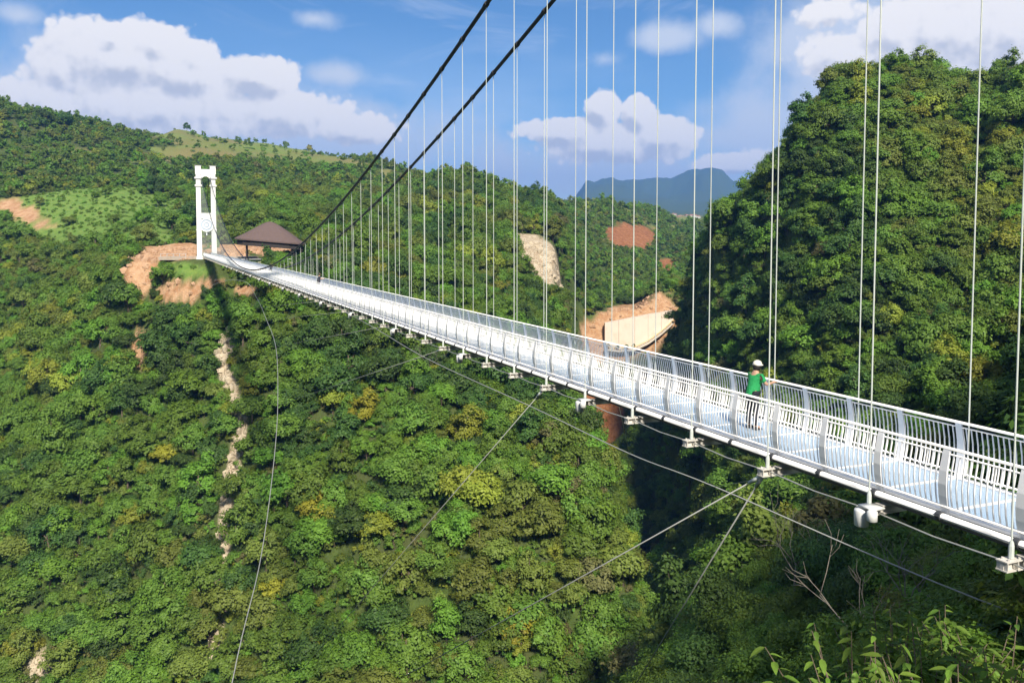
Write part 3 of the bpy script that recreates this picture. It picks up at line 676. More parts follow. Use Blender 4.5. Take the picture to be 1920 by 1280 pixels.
def glass_material():
    m, t, out = new_mat('floor glass')
    b = t.node('ShaderNodeBsdfPrincipled')
    co = t.node('ShaderNodeTexCoord').outputs['Object']
    n = t.noise(co, 1.4, 5, .6)
    t.l.new(t.mix(n, (.42, .58, .75, 1), (.56, .68, .81, 1)), b.inputs['Base Color'])
    t.l.new(t.mix(t.smooth(t.noise(co, 3, 4, .6), .4, .7), .06, .16, 'FLOAT'), b.inputs['Roughness'])
    b.inputs['IOR'].default_value = 1.38
    tr = t.node('ShaderNodeBsdfTransparent'); tr.inputs[0].default_value = (.75, .86, .90, 1)
    mx = t.node('ShaderNodeMixShader'); mx.inputs[0].default_value = .74
    t.l.new(tr.outputs[0], mx.inputs[1]); t.l.new(b.outputs[0], mx.inputs[2]); t.l.new(mx.outputs[0], out.inputs[0])
    return m
GLASS = glass_material()

# ------------------------------------------------------------------ the suspension bridge (local axes: x across, y along, z up)
T0, STEP, NB = 14.76, 3.0, 94
T_START, T_END = T0 - 4 * STEP, T0 + (NB - 1) * STEP      # 3.15 .. 294.15
DW = 2.2                                                   # deck width between the edge tubes
CAB = (-0.22, 2.42)                                        # cable planes
def cable_z(t): return 0.40 + (25.2 - 0.40) * ((t - 148.65) / 145.5) ** 2
bridge = empty('suspension_bridge', BO, PSI)
tag(bridge, 'long white suspension footbridge with glass floor crossing the forested gorge', 'bridge')
def nodes_k(): return range(-4, NB)
# edge tubes, stringers with under-deck shade put into their colour, handrails
for w in (0.0, DW):
    sgn = 1 if w == 0 else -1
    MB().tube([(w - sgn * .075, T_START, -.05), (w - sgn * .075, T_END, -.05)], .06, 10).build('edge_tube', WHITE, bridge, True)
    sgn = 1 if w == 0 else -1
    MB().box(w + sgn * .16 - .05, w + sgn * .16 + .05, T_START, T_END, -.24, -.075).build('stringer', DARKST_SHADE, bridge)
    MB().tube([(w - sgn * .22, t, -.36 - (.05 if i % 2 else 0)) for i, t in enumerate(np.linspace(T_START, T_END, 2 * (NB + 3) + 1))], .016, 6).build('bracing_wire', WIREM, bridge)
def side_w(side, o): return (0.07 - o) if side == 0 else (DW - 0.07 + o)
BELLY = [(0.00, -.08), (.03, .08), (.075, .30), (.095, .52), (.08, .76), (.02, 1.06), (.0, 1.14)]
for side in (0, 1):
    MB().tube([(side_w(side, 0), T_START, 1.16), (side_w(side, 0), T_END, 1.16)], .029, 8).build('handrail', RAILW, bridge, True)
    MB().tube([(side_w(side, .02), T_START, 1.065), (side_w(side, .02), T_END, 1.065)], .016, 6).build('rail_bar', RAILW, bridge, True)
    MB().tube([(side_w(side, .05), T_START, .11), (side_w(side, .05), T_END, .11)], .022, 6).build('rail_bar', RAILW, bridge, True)
    a, b = (0.06, 0.17) if side == 0 else (DW - 0.17, DW - 0.06)
    MB().box(a, b, T_START, T_END, -.02, .028).build('kerb_strip', WHITE, bridge)
def post_mb(side, t=0.0, mb=None, hw=.08):
    mb = mb or MB(); th = .022
    n = len(BELLY)
    V = []
    for i, (o, z) in enumerate(BELLY):
        hh = hw * (1.12 - .24 * abs(i - 2.5) / 3)
        for (dw, dt) in ((-th, -hh), (th, -hh), (th, hh), (-th, hh)): V.append((side_w(side, o) + dw, t + dt, z))
    Fc = [(0, 3, 2, 1), (4 * n - 4, 4 * n - 3, 4 * n - 2, 4 * n - 1)]
    for i in range(n - 1):
        for q in range(4): q2 = (q + 1) % 4; Fc.append((4 * i + q, 4 * i + q2, 4 * i + 4 + q2, 4 * i + 4 + q))
    return mb.add(V, Fc)
def bal_mb(side, t=0.0, mb=None, seg=None):
    mb = mb or MB(); th = .0105; pts = BELLY[1:6] if seg is None else BELLY[1:6:2]
    V = []; n = len(pts)
    for (o, z) in pts:
        for (dw, dt) in ((-th, -th), (th, -th), (th, th), (-th, th)): V.append((side_w(side, o) + dw, t + dt, z))
    Fc = []
    for i in range(n - 1):
        for q in range(4): q2 = (q + 1) % 4; Fc.append((4 * i + q, 4 * i + q2, 4 * i + 4 + q2, 4 * i + 4 + q))
    return mb.add(V, Fc)
post_me = [post_mb(s).mesh('railing_post', RAILW) for s in (0, 1)]
bal_me = [bal_mb(s).mesh('baluster', RAILW) for s in (0, 1)]
posts = [(t, s) for t in np.arange(T_START, T_END + .01, STEP / 2) for s in (0, 1)]
far_p = MB(); cnt = 0
for t, s in posts:
    if t > 13 and cnt < 300: put('railing_post', post_me[s], bridge, (0, t, 0)); cnt += 1
    else: post_mb(s, t, far_p)
o = far_p.build('distant_railing_posts', RAILW, bridge); o['kind'] = 'stuff'
NBAL = 11; far_b = MB(); cnt = 0
for t in np.arange(T_START, T_END - .1, STEP / 2):
    for q in range(NBAL):
        tt = t + .1 + (STEP / 2 - .2) * (q + .5) / NBAL
        for s in (0, 1):
            if tt > 13.2 and cnt < 300: put('baluster', bal_me[s], bridge, (0, tt, 0)); cnt += 1
            else: bal_mb(s, tt, far_b, None if tt < 90 else 1)
o = far_b.build('distant_balusters', RAILW, bridge); o['kind'] = 'stuff'
# glass floor panes and the ribs between them
pane = MB().box(.175, DW - .175, -.70, .70, -.035, .012).mesh('glass_pane', GLASS)
rib = MB().box(.17, DW - .17, -.045, .045, -.10, .020).mesh('floor_rib', WHITE)
for t in np.arange(T_START, T_END + .01, STEP / 2):
    put('floor_rib', rib, bridge, (0, t, 0))
    if t < T_END - .1: put('glass_pane', pane, bridge, (0, t + STEP / 4, 0))
# cross beams with their ends under each pair of hangers
def ibeam():
    mb = MB(); x0, x1 = -.44, DW + .44
    mb.box(x0, x1, -.105, .105, -.31, -.29); mb.box(x0, x1, -.105, .105, -.46, -.44); mb.box(x0 + .01, x1 - .01, -.03, .03, -.44, -.31)
    for x in (x0 + .02, x0 + .26, x1 - .28, x1 - .04): mb.box(x, x + .018, -.10, .10, -.44, -.31)
    for x in (x0 + .10, x0 + .34, x1 - .34, x1 - .10):
        for y in (-.06, .06): mb.lathe([(.022, 0), (.022, .03)], 6, (x, y, -.29))
    return mb.mesh('cross_beam', BRACKM)
cb_me = ibeam()
rod = MB().tube([(0, 0, -.31), (0, 0, .0)], .028, 8).mesh('hanger_rod', WHITE)
clamp = MB().lathe([(.05, -.055), (.085, -.05), (.085, .05), (.05, .055)], 10).mesh('tube_clamp', DARKST_SHADE)
hang = MB().tube([(0, 0, 0), (0, 0, 1)], .0155, 8).mesh('hanger', HANGM)
sock = MB().lathe([(.026, 0), (.045, .03), (.045, .22), (.03, .30)], 8).mesh('hanger_socket', HANGM)
cclamp = MB().tube([(0, -.13, 0), (0, .13, 0)], .115, 8).mesh('cable_clamp', CABLEM)
for k in nodes_k():
    t = T0 + k * STEP
    put('cross_beam', cb_me, bridge, (0, t, 0))
    for c in CAB:
        z = cable_z(t); h = put('hanger', hang, bridge, (c, t, -.40), (0, 0, 0), (1, 1, z + .40))
        slope = math.atan(2 * (25.2 - .40) * (t - 148.65) / 145.5 ** 2)
        if t < 140: put('cable_clamp', cclamp, bridge, (c, t, z), (slope, 0, 0))
        if t < 60: put('hanger_socket', sock, bridge, (c, t, -.30))
for t in np.arange(T_START, 110, STEP / 2):
    put('tube_clamp', clamp, bridge, (-.075, t, -.05), (R(90), 0, 0))
for c in CAB:
    MB().tube([(c, t, cable_z(t)) for t in np.linspace(T_START, T_END, 150)], .088, 10).build('main_cable', CABLEM, bridge, True)
# round white floodlights slung below the deck edge at every fourth cross beam
lampm = mat_simple('lamp housing', (.58, .59, .58), .4, 0, .06, 4)
def flood_mb():
    mb = MB().lathe([(.10, -.42), (.135, -.40), (.145, -.12), (.13, -.08), (.05, -.06)], 14, (-.30, -.02, -.08))
    mb.lathe([(.06, -.30), (.10, -.28), (.10, -.10), (.06, -.08)], 12, (-.34, -.32, -.02))
    mb.box(-.36, -.05, -.35, .02, -.11, -.07); return mb
fl = flood_mb().mesh('floodlight', lampm, True)
for k in range(1, 60, 4): put('floodlight', fl, bridge, (-.12, T0 + k * STEP, -.16))

def tube_world(name, pts, r, mat, parent_none=None, n=40, ns=6):
    P = [np.array(p, float) for p in pts]
    if len(P) > 2:      # smooth the run through the points
        out = []
        for i in range(len(P) - 1):
            p0 = P[max(i - 1, 0)]; p1 = P[i]; p2 = P[i + 1]; p3 = P[min(i + 2, len(P) - 1)]
            for q in range(8):
                u = q / 8; out.append(.5 * (2 * p1 + (p2 - p0) * u + (2 * p0 - 5 * p1 + 4 * p2 - p3) * u * u + (3 * p1 - p0 - 3 * p2 + p3) * u ** 3))
        out.append(P[-1]); P = out
    inv = Matrix.Rotation(-PSI, 4, 'Z') @ Matrix.Translation(-BO)
    L = [tuple(inv @ Vector(p)) for p in P]
    return MB().tube(L, r, ns).build(name, mat, bridge, True)
near_pts = [at(435, 1280, 45), at(490, 1040, 58), at(515, 850, 72), at(521, 740, 83), at(517, 650, 98), at(500, 600, 115), at(480, 556, 130), B(-.6, 149, -1.6), B(-3, 190, -4.2), B(-9, 240, -13)]
near_pts = [Vector((-12.5, 28, -26))] + near_pts
tube_world('wind_cable', near_pts, .032, WIREM)
far_pts = [Vector((24, 23, -8)), at(1920, 1155, 29), at(1340, 912, 38), at(1180, 850, 43), at(1000, 764, 51), at(800, 672, 64), at(690, 608, 78), at(600, 563, 98), B(2.8, 149, -1.4), B(5, 190, -4), B(12, 240, -12)]
tube_world('wind_cable', far_pts, .030, WIREM)
for k, tgt in [(2, at(1190, 1285, 26)), (2, at(760, 1266, 31)), (6, at(560, 1262, 42)), (10, near_pts[4] * .8 + near_pts[3] * .2), (14, near_pts[5]), (18, near_pts[6]), (22, near_pts[6] * .5 + near_pts[7] * .5)]:
    a = B(-.34, T0 + k * STEP, -.44); tube_world('tie_cable', [a, tgt], .014 if k > 2 else .017, WIREM)
    d = (Vector(tgt) - a).normalized(); tube_world('tie_socket', [a + d * .02, a + d * .45], .05, HANGM)
for k, i in [(2, 2), (6, 3), (10, 4), (14, 5)]:
    a = B(DW + .34, T0 + k * STEP, -.44); tube_world('tie_cable', [a, far_pts[i]], .012, WIREM)

# ------------------------------------------------------------------ far tower
tw = empty('bridge_tower', B(DW / 2, T_END + 1.2, -1.0), PSI)
tag(tw, 'tall white arched suspension tower with round emblem at the far end', 'tower')
TH = 29.0
for s in (-1, 1):
    x = s * 2.22; mb = MB(); a, b2 = .80, .78
    V = []; lv = [(0, 1.0, 1.12), (1.0, .90, 1.05), (1.05, .76, .95), (12, .72, .92), (TH - 6, .68, .9), (TH - 2.2, .68, .9), (TH - 2.1, .84, 1.0), (TH, .86, 1.05)]
    for (z, hx, hy) in lv: V += [(x - hx, -hy, z), (x + hx, -hy, z), (x + hx, hy, z), (x - hx, hy, z)]
    Fc = [(0, 3, 2, 1), tuple(range(len(V) - 4, len(V)))]
    for i in range(len(lv) - 1):
        for q in range(4): q2 = (q + 1) % 4; Fc.append((4 * i + q, 4 * i + q2, 4 * i + 4 + q2, 4 * i + 4 + q))
    leg = mb.add(V, Fc).build('leg', TOWERM, tw)
    for z, e in ((TH - 6.0, .20), (TH - 3.6, .26), (9.0, .05)):
        m2 = MB(); m2.box(x - .74 - e, x + .74 + e, -.95 - e, .95 + e, z, z + .22); m2.box(x - .74 - e * 1.6, x + .74 + e * 1.6, -.95 - e * 1.6, .95 + e * 1.6, z + .22, z + .55)
        m2.build('cornice', TOWERM, leg)
    m3 = MB(); h0 = .86
    for (z0, z1, e0, e1) in ((0, .45, .80, .92), (.45, .7, .92, 1.14)):
        V = [(x - e0, -e0, TH + z0), (x + e0, -e0, TH + z0), (x + e0, e0, TH + z0), (x - e0, e0, TH + z0), (x - e1, -e1, TH + z1), (x + e1, -e1, TH + z1), (x + e1, e1, TH + z1), (x - e1, e1, TH + z1)]
        m3.add(V, [(0, 3, 2, 1), (4, 5, 6, 7), (0, 1, 5, 4), (1, 2, 6, 5), (2, 3, 7, 6), (3, 0, 4, 7)])
    m3.build('capital', TOWERM, leg)
# arched portal at the top
arc = [(-1.46, TH - 4.6)] + [(-1.46 * math.cos(g), TH - 4.6 + 1.9 * math.sin(g)) for g in np.linspace(.15, math.pi - .15, 15)] + [(1.46, TH - 4.6), (1.46, TH - .5), (-1.46, TH - .5)]
MB().prism(arc, -.7, .7).build('portal_arch', TOWERM, tw)
MB().box(-1.46, 1.46, -.5, .5, 13.0, 14.3).build('portal_beam', TOWERM, tw)
MB().box(-1.46, 1.46, -.62, .62, 14.3, 14.7).build('beam_moulding', TOWERM, tw)
EMB = mat_simple('emblem blue-grey', (.38, .46, .58), .5, 0, .15, 1.5); EMW = mat_simple('emblem white', (.78, .80, .82), .5, 0, .06, 1.5)
def ring(r0, r1, y0, y1, cz, n=36):
    mb = MB(); V = []
    for q in range(n):
        g = 2 * math.pi * q / n; c, s = math.cos(g), math.sin(g)
        V += [(r0 * c, y0, cz + r0 * s), (r1 * c, y0, cz + r1 * s), (r1 * c, y1, cz + r1 * s), (r0 * c, y1, cz + r0 * s)]
    Fc = []
    for q in range(n):
        a_, b_ = 4 * q, 4 * ((q + 1) % n)
        for e in range(4): e2 = (e + 1) % 4; Fc.append((a_ + e, a_ + e2, b_ + e2, b_ + e))
    return mb.add(V, Fc)
def disc(r, y0, y1, cz, n=36):
    return MB().prism([(r * math.cos(2 * math.pi * q / n), cz + r * math.sin(2 * math.pi * q / n)) for q in range(n)], y0, y1)
emb = disc(1.75, -1.16, -.80, 10.9).build('emblem', EMB, tw)
ring(1.75, 2.2, -1.28, -.82, 10.9).build('emblem_rim', EMW, emb)
ring(.8, 1.3, -1.26, -1.12, 10.9).build('emblem_ring', EMW, emb)
disc(.45, -1.28, -1.12, 10.9).build('emblem_boss', EMW, emb)
MB().box(-.14, .14, -.9, -.6, 7.6, 9.0).build('emblem_pendant', EMW, emb)
for s in (-1, 1): MB().tube([(s * 1.32, .9, TH - 1.4), (s * 1.32, 46, 8)], .088, 8).build('backstay', CABLEM, tw, True)

# ------------------------------------------------------------------ pavilion beside the landing
ROOFM = mat_simple('brown roof', (.105, .070, .062), .85, 0, .22, 1.2, .4)
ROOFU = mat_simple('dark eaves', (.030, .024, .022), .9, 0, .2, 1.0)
pv_c = at(507, 487, 268); pv_c.z = gz(pv_c.x, pv_c.y)
pav = empty('pavilion', (pv_c.x, pv_c.y, pv_c.z), R(16)); tag(pav, 'open pavilion with a broad brown hipped roof beside the tower', 'pavilion')
def roof_mb(z_e, rise, rx, ry, thick, top=True):
    mb = MB(); rings = [(1.0, 0.0), (.80, .22), (.58, .47), (.34, .74), (.15, .93), (.03, 1.0)]; n = 24; V = []
    def pt(g, k, h):
        c, s = math.cos(g), math.sin(g); e = 3.2; q = (abs(c) ** e + abs(s) ** e) ** (-1 / e)
        x, y = rx * q * c * k, ry * q * s * k; return (x, y, z_e + rise * h - .085 * x * k)
    for (k, h) in rings: V += [pt(2 * math.pi * q / n, k, h) for q in range(n)]
    Fc = [(i * n + q, i * n + (q + 1) % n, (i + 1) * n + (q + 1) % n, (i + 1) * n + q) for i in range(len(rings) - 1) for q in range(n)]
    Fc.append(tuple(range(len(V) - n, len(V))))
    o = len(V); V += [(x, y, z - thick) for (x, y, z) in V[:n]]
    Fc += [(q, o + q, o + (q + 1) % n, (q + 1) % n) for q in range(n)]; Fc.append(tuple(range(o, o + n))[::-1])
    return mb.add(V, Fc)
rf = roof_mb(6.6, 6.0, 10.6, 8.6, .42).build('roof', ROOFM, pav)
roof_mb(6.1, .8, 9.9, 8.0, 1.5).build('eaves', ROOFU, rf)
pm = MB().tube([(0, 0, -.3), (0, 0, 5.9)], .22, 10).mesh('post', ROOFU)
for (x, y) in [(-7, -5.4), (0, -5.8), (7, -5.4), (-7, 5.4), (0, 5.8), (7, 5.4)]: put('post', pm, pav, (x, y, 0))
MB().box(-9.2, 9.2, -7.2, 7.2, -.5, .18).build('floor', CONC, pav)
for y in (-6.6, 6.6): MB().box(-8.6, 8.6, y - .05, y + .05, .95, 1.05).build('balustrade', WHITE, pav)

# platform at the tower foot with low parapet
plat = MB().box(-113, -84, 272.9, 283, -1.3, -.22).build('landing_platform', mat_simple('stained concrete', (.36, .30, .24), .95, 0, .2, .5, .3, ((.30, .19, .11), .8)), None)
tag(plat, 'pale concrete landing platform at the foot of the tower', 'platform')
pp = empty('parapet', (-112.6, 273.3, -.22)); PARA = mat_simple('grey parapet', (.40, .38, .36), .8, 0, .15, 2); tag(pp, 'low grey parapet along the platform left of the tower', 'parapet')
MB().box(0, 8.5, -.06, .06, .9, 1.0).build('top_rail', PARA, pp)
pst = MB().box(-.08, .08, -.08, .08, 0, .9).mesh('post', PARA)
for q in range(5): put('post', pst, pp, (.2 + q * 2.0, 0, 0))

# ------------------------------------------------------------------ broken rock and earth on the scars
ROCKP = mat_simple('pale rock', (.42, .35, .25), .95, 0, .3, 1.2, .6); ROCKD = mat_simple('earth clods', (.40, .25, .15), .95, 0, .3, 1.2, .6)
def rock_mb(mb, c, r, rng):
    import bmesh
    bm = bmesh.new(); bmesh.ops.create_icosphere(bm, subdivisions=1, radius=1.0)
    sc_ = rng.uniform(.6, 1.25, 3) * r; off = rng.normal(size=(len(bm.verts), 3)) * .16
    V = [tuple(np.array(v.co) * sc_ * (1 + off[i, 0]) + np.array(c)) for i, v in enumerate(bm.verts)]
    mb.add(V, [tuple(v.index for v in f.verts) for f in bm.faces]); bm.free()
def rubble(name, label, which, region, n, r0, r1, mat, seed):
    rng = np.random.default_rng(seed); mb = MB(); tries = 0; got = 0
    x0, x1, y0, y1 = region
    while got < n and tries < n * 60:
        tries += 60; X = rng.uniform(x0, x1, 60); Y = rng.uniform(y0, y1, 60); Z = hgt(X, Y)
        c = covers(X, Y, Z); val = c[which]
        for q in np.nonzero(val > .45)[0]:
            rock_mb(mb, (X[q], Y[q], Z[q] + .1), r0 + (r1 - r0) * rng.uniform() ** 3, rng); got += 1
    o = mb.build(name, mat); tag(o, label, 'rocks', None, 'stuff')
rubble('rubble', 'loose orange earth and stones on the scar below the tower', 0, (-130, -60, 235, 310), 420, .3, 1.3, ROCKD, 5)
rubble('rubble', 'pale limestone blocks down the narrow rock chute', 1, (-85, -45, 165, 262), 300, .3, 1.5, ROCKP, 6)
rubble('rubble', 'pale broken rock on the landslide scar beyond the deck', 1, (-5, 30, 300, 385), 260, .3, 1.6, ROCKP, 7)
rubble('rubble', 'orange earth clods on the cut slope around the pale wall', 0, (35, 90, 395, 450), 260, .3, 1.2, ROCKD, 8)

# ------------------------------------------------------------------ far cut slope: retaining wall, path, railing
def ground_line(pts): return [Vector(p) for p in pts]
def wall_base(px, py):
    p = ground_at(px, py, 380, 440); p.y -= 2.5; q = at(px, py, p.y); return q
WPX = [(1134, 652, 606), (1160, 655, 601), (1190, 652, 595), (1215, 640, 590), (1240, 622, 586), (1262, 602, 582)]
wl = [wall_base(a_, b_) for a_, b_, c_ in WPX]
wt = [at(a_, c_, p.y + .8) for (a_, b_, c_), p in zip(WPX, wl)]
WALLM = mat_simple('pale rendered wall', (.62, .52, .43), .9, 0, .10, .25, .2, ((.50, .38, .28), .6))
def strip(bot, top, th):
    mb = MB(); n = len(bot); V = []
    for b_, t_ in zip(bot, top):
        V += [b_, t_, t_ + Vector((0, th, 0)), b_ + Vector((0, th, -1))]
    Fc = [(0, 1, 2, 3), tuple(range(4 * n - 1, 4 * n - 5, -1))]
    for i in range(n - 1):
        for e in range(4): e2 = (e + 1) % 4; Fc.append((4 * i + e, 4 * i + 4 + e, 4 * i + 4 + e2, 4 * i + e2))
    return mb.add(V, Fc)
rw = empty('retaining_wall', (0, 0, 0)); tag(rw, 'tall pale rendered retaining wall on the cut slope across the gorge', 'wall')
for i in range(len(wl) - 1):
    g = 0.06
    strip([wl[i].lerp(wl[i + 1], g / 4), wl[i + 1]], [wt[i].lerp(wt[i + 1], g / 4), wt[i + 1]], 4.0).build('wall_panel', WALLM, rw)
pth = [p + Vector((0, -.2, -.2)) for p in wl]
path = strip([p + Vector((0, -2.2, -.8)) for p in pth], [p + Vector((0, -2.2, 0)) for p in pth], 2.6).build('cliff_path', CONC, None); path['kind'] = 'structure'
YEL = mat_simple('yellow rail', (.62, .45, .14), .6, 0, .1, 1)
yr = empty('path_railing', pth[2] + Vector((0, -3, 0))); tag(yr, 'yellow railing along the path below the pale wall', 'railing')
off = yr.location
MB().tube([p + Vector((0, -2.0, 1.2)) - off for p in pth], .16, 6).build('top_rail', YEL, yr)
rp = MB().tube([(0, 0, -.4), (0, 0, 1.2)], .10, 6).mesh('post', YEL)
for i in range(len(pth) - 1):
    for q in range(3): put('post', rp, yr, tuple(pth[i].lerp(pth[i + 1], q / 3) + Vector((0, -2.0, 0)) - off))

# ------------------------------------------------------------------ people
SKIN = mat_simple('skin', (.42, .25, .17), .6, 0, .06, 8); GREEN = mat_simple('green shirt', (.012, .27, .075), .8, 0, .12, 6, .3)
NAVY = mat_simple('dark trousers', (.018, .02, .03), .85, 0, .2, 6, .2); HAIR = mat_simple('black hair', (.015, .013, .012), .7, 0, .2, 9)
CAPM = mat_simple('cream helmet', (.74, .70, .58), .45, 0, .05, 6); SHOE = mat_simple('dark shoes', (.02, .02, .022), .6, 0, .1, 6)
def skin_mesh(name, verts, edges, radii, mat, sub=2, root=0):
    me = bpy.data.meshes.new(name); me.from_pydata(verts, edges, []); o = link(bpy.data.objects.new(name, me))
    sk = o.modifiers.new('s', 'SKIN'); sk.use_smooth_shade = True
    if not me.skin_vertices: me.skin_vertices.new()
    for i, r in enumerate(radii):
        d = me.skin_vertices[0].data[i]; d.radius = r if hasattr(r, '__len__') else (r, r); d.use_root = (i == root)
    o.modifiers.new('d', 'SUBSURF').levels = sub; o.modifiers['d'].render_levels = sub
    dg = bpy.context.evaluated_depsgraph_get(); me2 = bpy.data.meshes.new_from_object(o.evaluated_get(dg)); me2.name = name
    bpy.data.objects.remove(o); me2.materials.clear(); me2.materials.append(mat); return me2
def person_meshes():
    # stands facing +x (towards the far rail), leaning a little, hands on the rail at z 1.16
    J = {'pel': (0, 0, .93), 'chest': (.06, 0, 1.22), 'sh': (.09, 0, 1.40), 'neck': (.11, 0, 1.50), 'head': (.14, 0, 1.60), 'crown': (.145, 0, 1.72)}
    for s, y in (('l', .2), ('r', -.2)):
        J['hip' + s] = (0, y * .5, .89); J['kn' + s] = (.02, y * .62, .50); J['an' + s] = (-.01, y * .68, .09); J['toe' + s] = (.15, y * .8, .035)
        J['s' + s] = (.09, y * .95, 1.385); J['e' + s] = (.20, y * 1.42, 1.17); J['w' + s] = (.42, y * 1.25, 1.20); J['p' + s] = (.50, y * 1.2, 1.215)
    rad = {'pel': .135, 'chest': .13, 'sh': .10, 'neck': .055, 'head': .088, 'crown': .07, 'hip': .095, 'kn': .062, 'an': .043, 'toe': .036, 's': .062, 'e': .046, 'w': .032, 'p': .036}
    E = [('pel', 'chest'), ('chest', 'sh'), ('sh', 'neck'), ('neck', 'head'), ('head', 'crown')]
    for s in 'lr': E += [('pel', 'hip' + s), ('hip' + s, 'kn' + s), ('kn' + s, 'an' + s), ('an' + s, 'toe' + s), ('sh', 's' + s), ('s' + s, 'e' + s), ('e' + s, 'w' + s), ('w' + s, 'p' + s)]
    for s, sg in (('l', 1), ('r', -1)):
        p = J['p' + s]
        for q, (dy, ln) in enumerate([(-.030, .068), (-.010, .080), (.011, .075), (.031, .058)]):
            a_ = 'f%d%s' % (q, s); J[a_] = (p[0] + .045, p[1] + dy, p[2] + .006); J[a_ + 't'] = (p[0] + .045 + ln * .62, p[1] + dy * 1.1, p[2] - .026)
            rad[a_] = .0095; rad[a_ + 't'] = .0075; E += [('p' + s, a_), (a_, a_ + 't')]
        J['th' + s] = (p[0] + .012, p[1] - sg * .052, p[2] - .022); rad['th' + s] = .010; E.append(('p' + s, 'th' + s))
    names = list(J); idx = {n: i for i, n in enumerate(names)}
    def rr(n):
        return rad.get(n, rad.get(n[:-1], .05))
    body = skin_mesh('body', [J[n] for n in names], [(idx[a_], idx[b_]) for a_, b_ in E], [rr(n) for n in names], SKIN, 2, 0)
    J['hem'] = (-.01, 0, .80)
    sub = ['hem', 'pel', 'chest', 'sh', 'sl', 'sr', 'el', 'er']; ix = {n: i for i, n in enumerate(sub)}
    JJ = dict(J); JJ['el'] = tuple(np.array(J['sl']) * .25 + np.array(J['el']) * .75); JJ['er'] = tuple(np.array(J['sr']) * .25 + np.array(J['er']) * .75)
    shirt = skin_mesh('shirt', [JJ[n] for n in sub], [(ix[a_], ix[b_]) for a_, b_ in [('hem', 'pel'), ('pel', 'chest'), ('chest', 'sh'), ('sh', 'sl'), ('sh', 'sr'), ('sl', 'el'), ('sr', 'er')]],
                      [(.19, .205), (.175, .19), (.15, .18), (.12, .145), .088, .088, .07, .07], GREEN, 2, 0)
    sub = ['pel', 'hipl', 'hipr', 'knl', 'knr', 'anl', 'anr']; ix = {n: i for i, n in enumerate(sub)}
    trous = skin_mesh('trousers', [J[n] for n in sub], [(ix[a_], ix[b_]) for a_, b_ in [('pel', 'hipl'), ('pel', 'hipr'), ('hipl', 'knl'), ('hipr', 'knr'), ('knl', 'anl'), ('knr', 'anr')]],
                      [.135, .10, .10, .078, .078, .066, .066], NAVY, 2, 0)
    shoes = MB()
    for y in (.136, -.136): 
        shoes.lathe([(.001, 0), (.062, .0), (.066, .03), (.05, .085), (.03, .10)], 12, (0, y, 0)); 
        shoes.add([(x_, y + yy, z_) for (x_, yy, z_) in [(-.02, -.055, 0), (.19, -.048, 0), (.19, .048, 0), (-.02, .055, 0), (-.02, -.045, .09), (.15, -.04, .05), (.15, .04, .05), (-.02, .045, .09)]], [(0, 3, 2, 1), (4, 5, 6, 7), (0, 1, 5, 4), (1, 2, 6, 5), (2, 3, 7, 6), (3, 0, 4, 7)])
    helmet = MB().lathe([(.115, 0), (.118, .03), (.108, .075), (.08, .11), (.035, .13), (.001, .133)], 18, (.145, 0, 1.64))
    helmet.lathe([(.112, -.004), (.132, -.006), (.132, .006), (.112, .012)], 18, (.165, 0, 1.648))
    hair = MB().lathe([(.07, -.11), (.098, -.05), (.104, .02), (.09, .06)], 14, (.125, 0, 1.62))
    face = MB(); hx = .235
    face.add([(hx, -.012, 1.575), (hx, .012, 1.575), (hx + .028, 0, 1.572), (hx - .004, 0, 1.62)], [(0, 2, 3), (2, 1, 3), (0, 1, 2)])
    return body, shirt, trous, shoes.mesh('shoes', SHOE), helmet.mesh('helmet', CAPM, True), hair.mesh('hair', HAIR, True), face.mesh('nose', SKIN)
PM = person_meshes()
# feet on the glass where the sight line through the photo's feet meets the deck
def deck_point(px, py, z):
    d = at(px, py, 10) - cam.location; k = (z - CZ) / d.z; return cam.location + d * k
pf = deck_point(1410, 803, .02); pw, pt_ = bridge_wt(pf.x, pf.y); pw = min(max(pw, .6), 1.55)
def person(label, w, t, rz, parts, scale=1.0, group=None):
    r = empty('person', B(w, t, .014), PSI + rz); r.scale = (scale,) * 3
    for nm, me in zip(('body', 'shirt', 'trousers', 'shoes', 'helmet', 'hair', 'nose'), parts): put(nm, me, r)
    tag(r, label, 'person', group); return r
person('person in green shirt and pale helmet leaning on the far handrail', pw, pt_, R(4), PM)
DKT = mat_simple('dark jacket', (.03, .035, .05), .85, 0, .1, 5)
dk = PM[1].copy(); dk.materials.clear(); dk.materials.append(DKT); PM2 = (PM[0], dk, PM[2], PM[3], PM[5], PM[6])
def far_person(label, px, py, rz):
    p = deck_point(px, py, .02); w, t = bridge_wt(p.x, p.y); r = empty('person', B(1.25, t, .014), PSI + rz)
    for nm, me in zip(('body', 'shirt', 'trousers', 'shoes', 'hair', 'nose'), PM2): put(nm, me, r)
    tag(r, label, 'person')
far_person('dark-clothed walker at the right handrail about mid-bridge', 616, 545, 0)
far_person('dark-clothed walker farthest along the deck towards the tower', 528, 517, R(90))

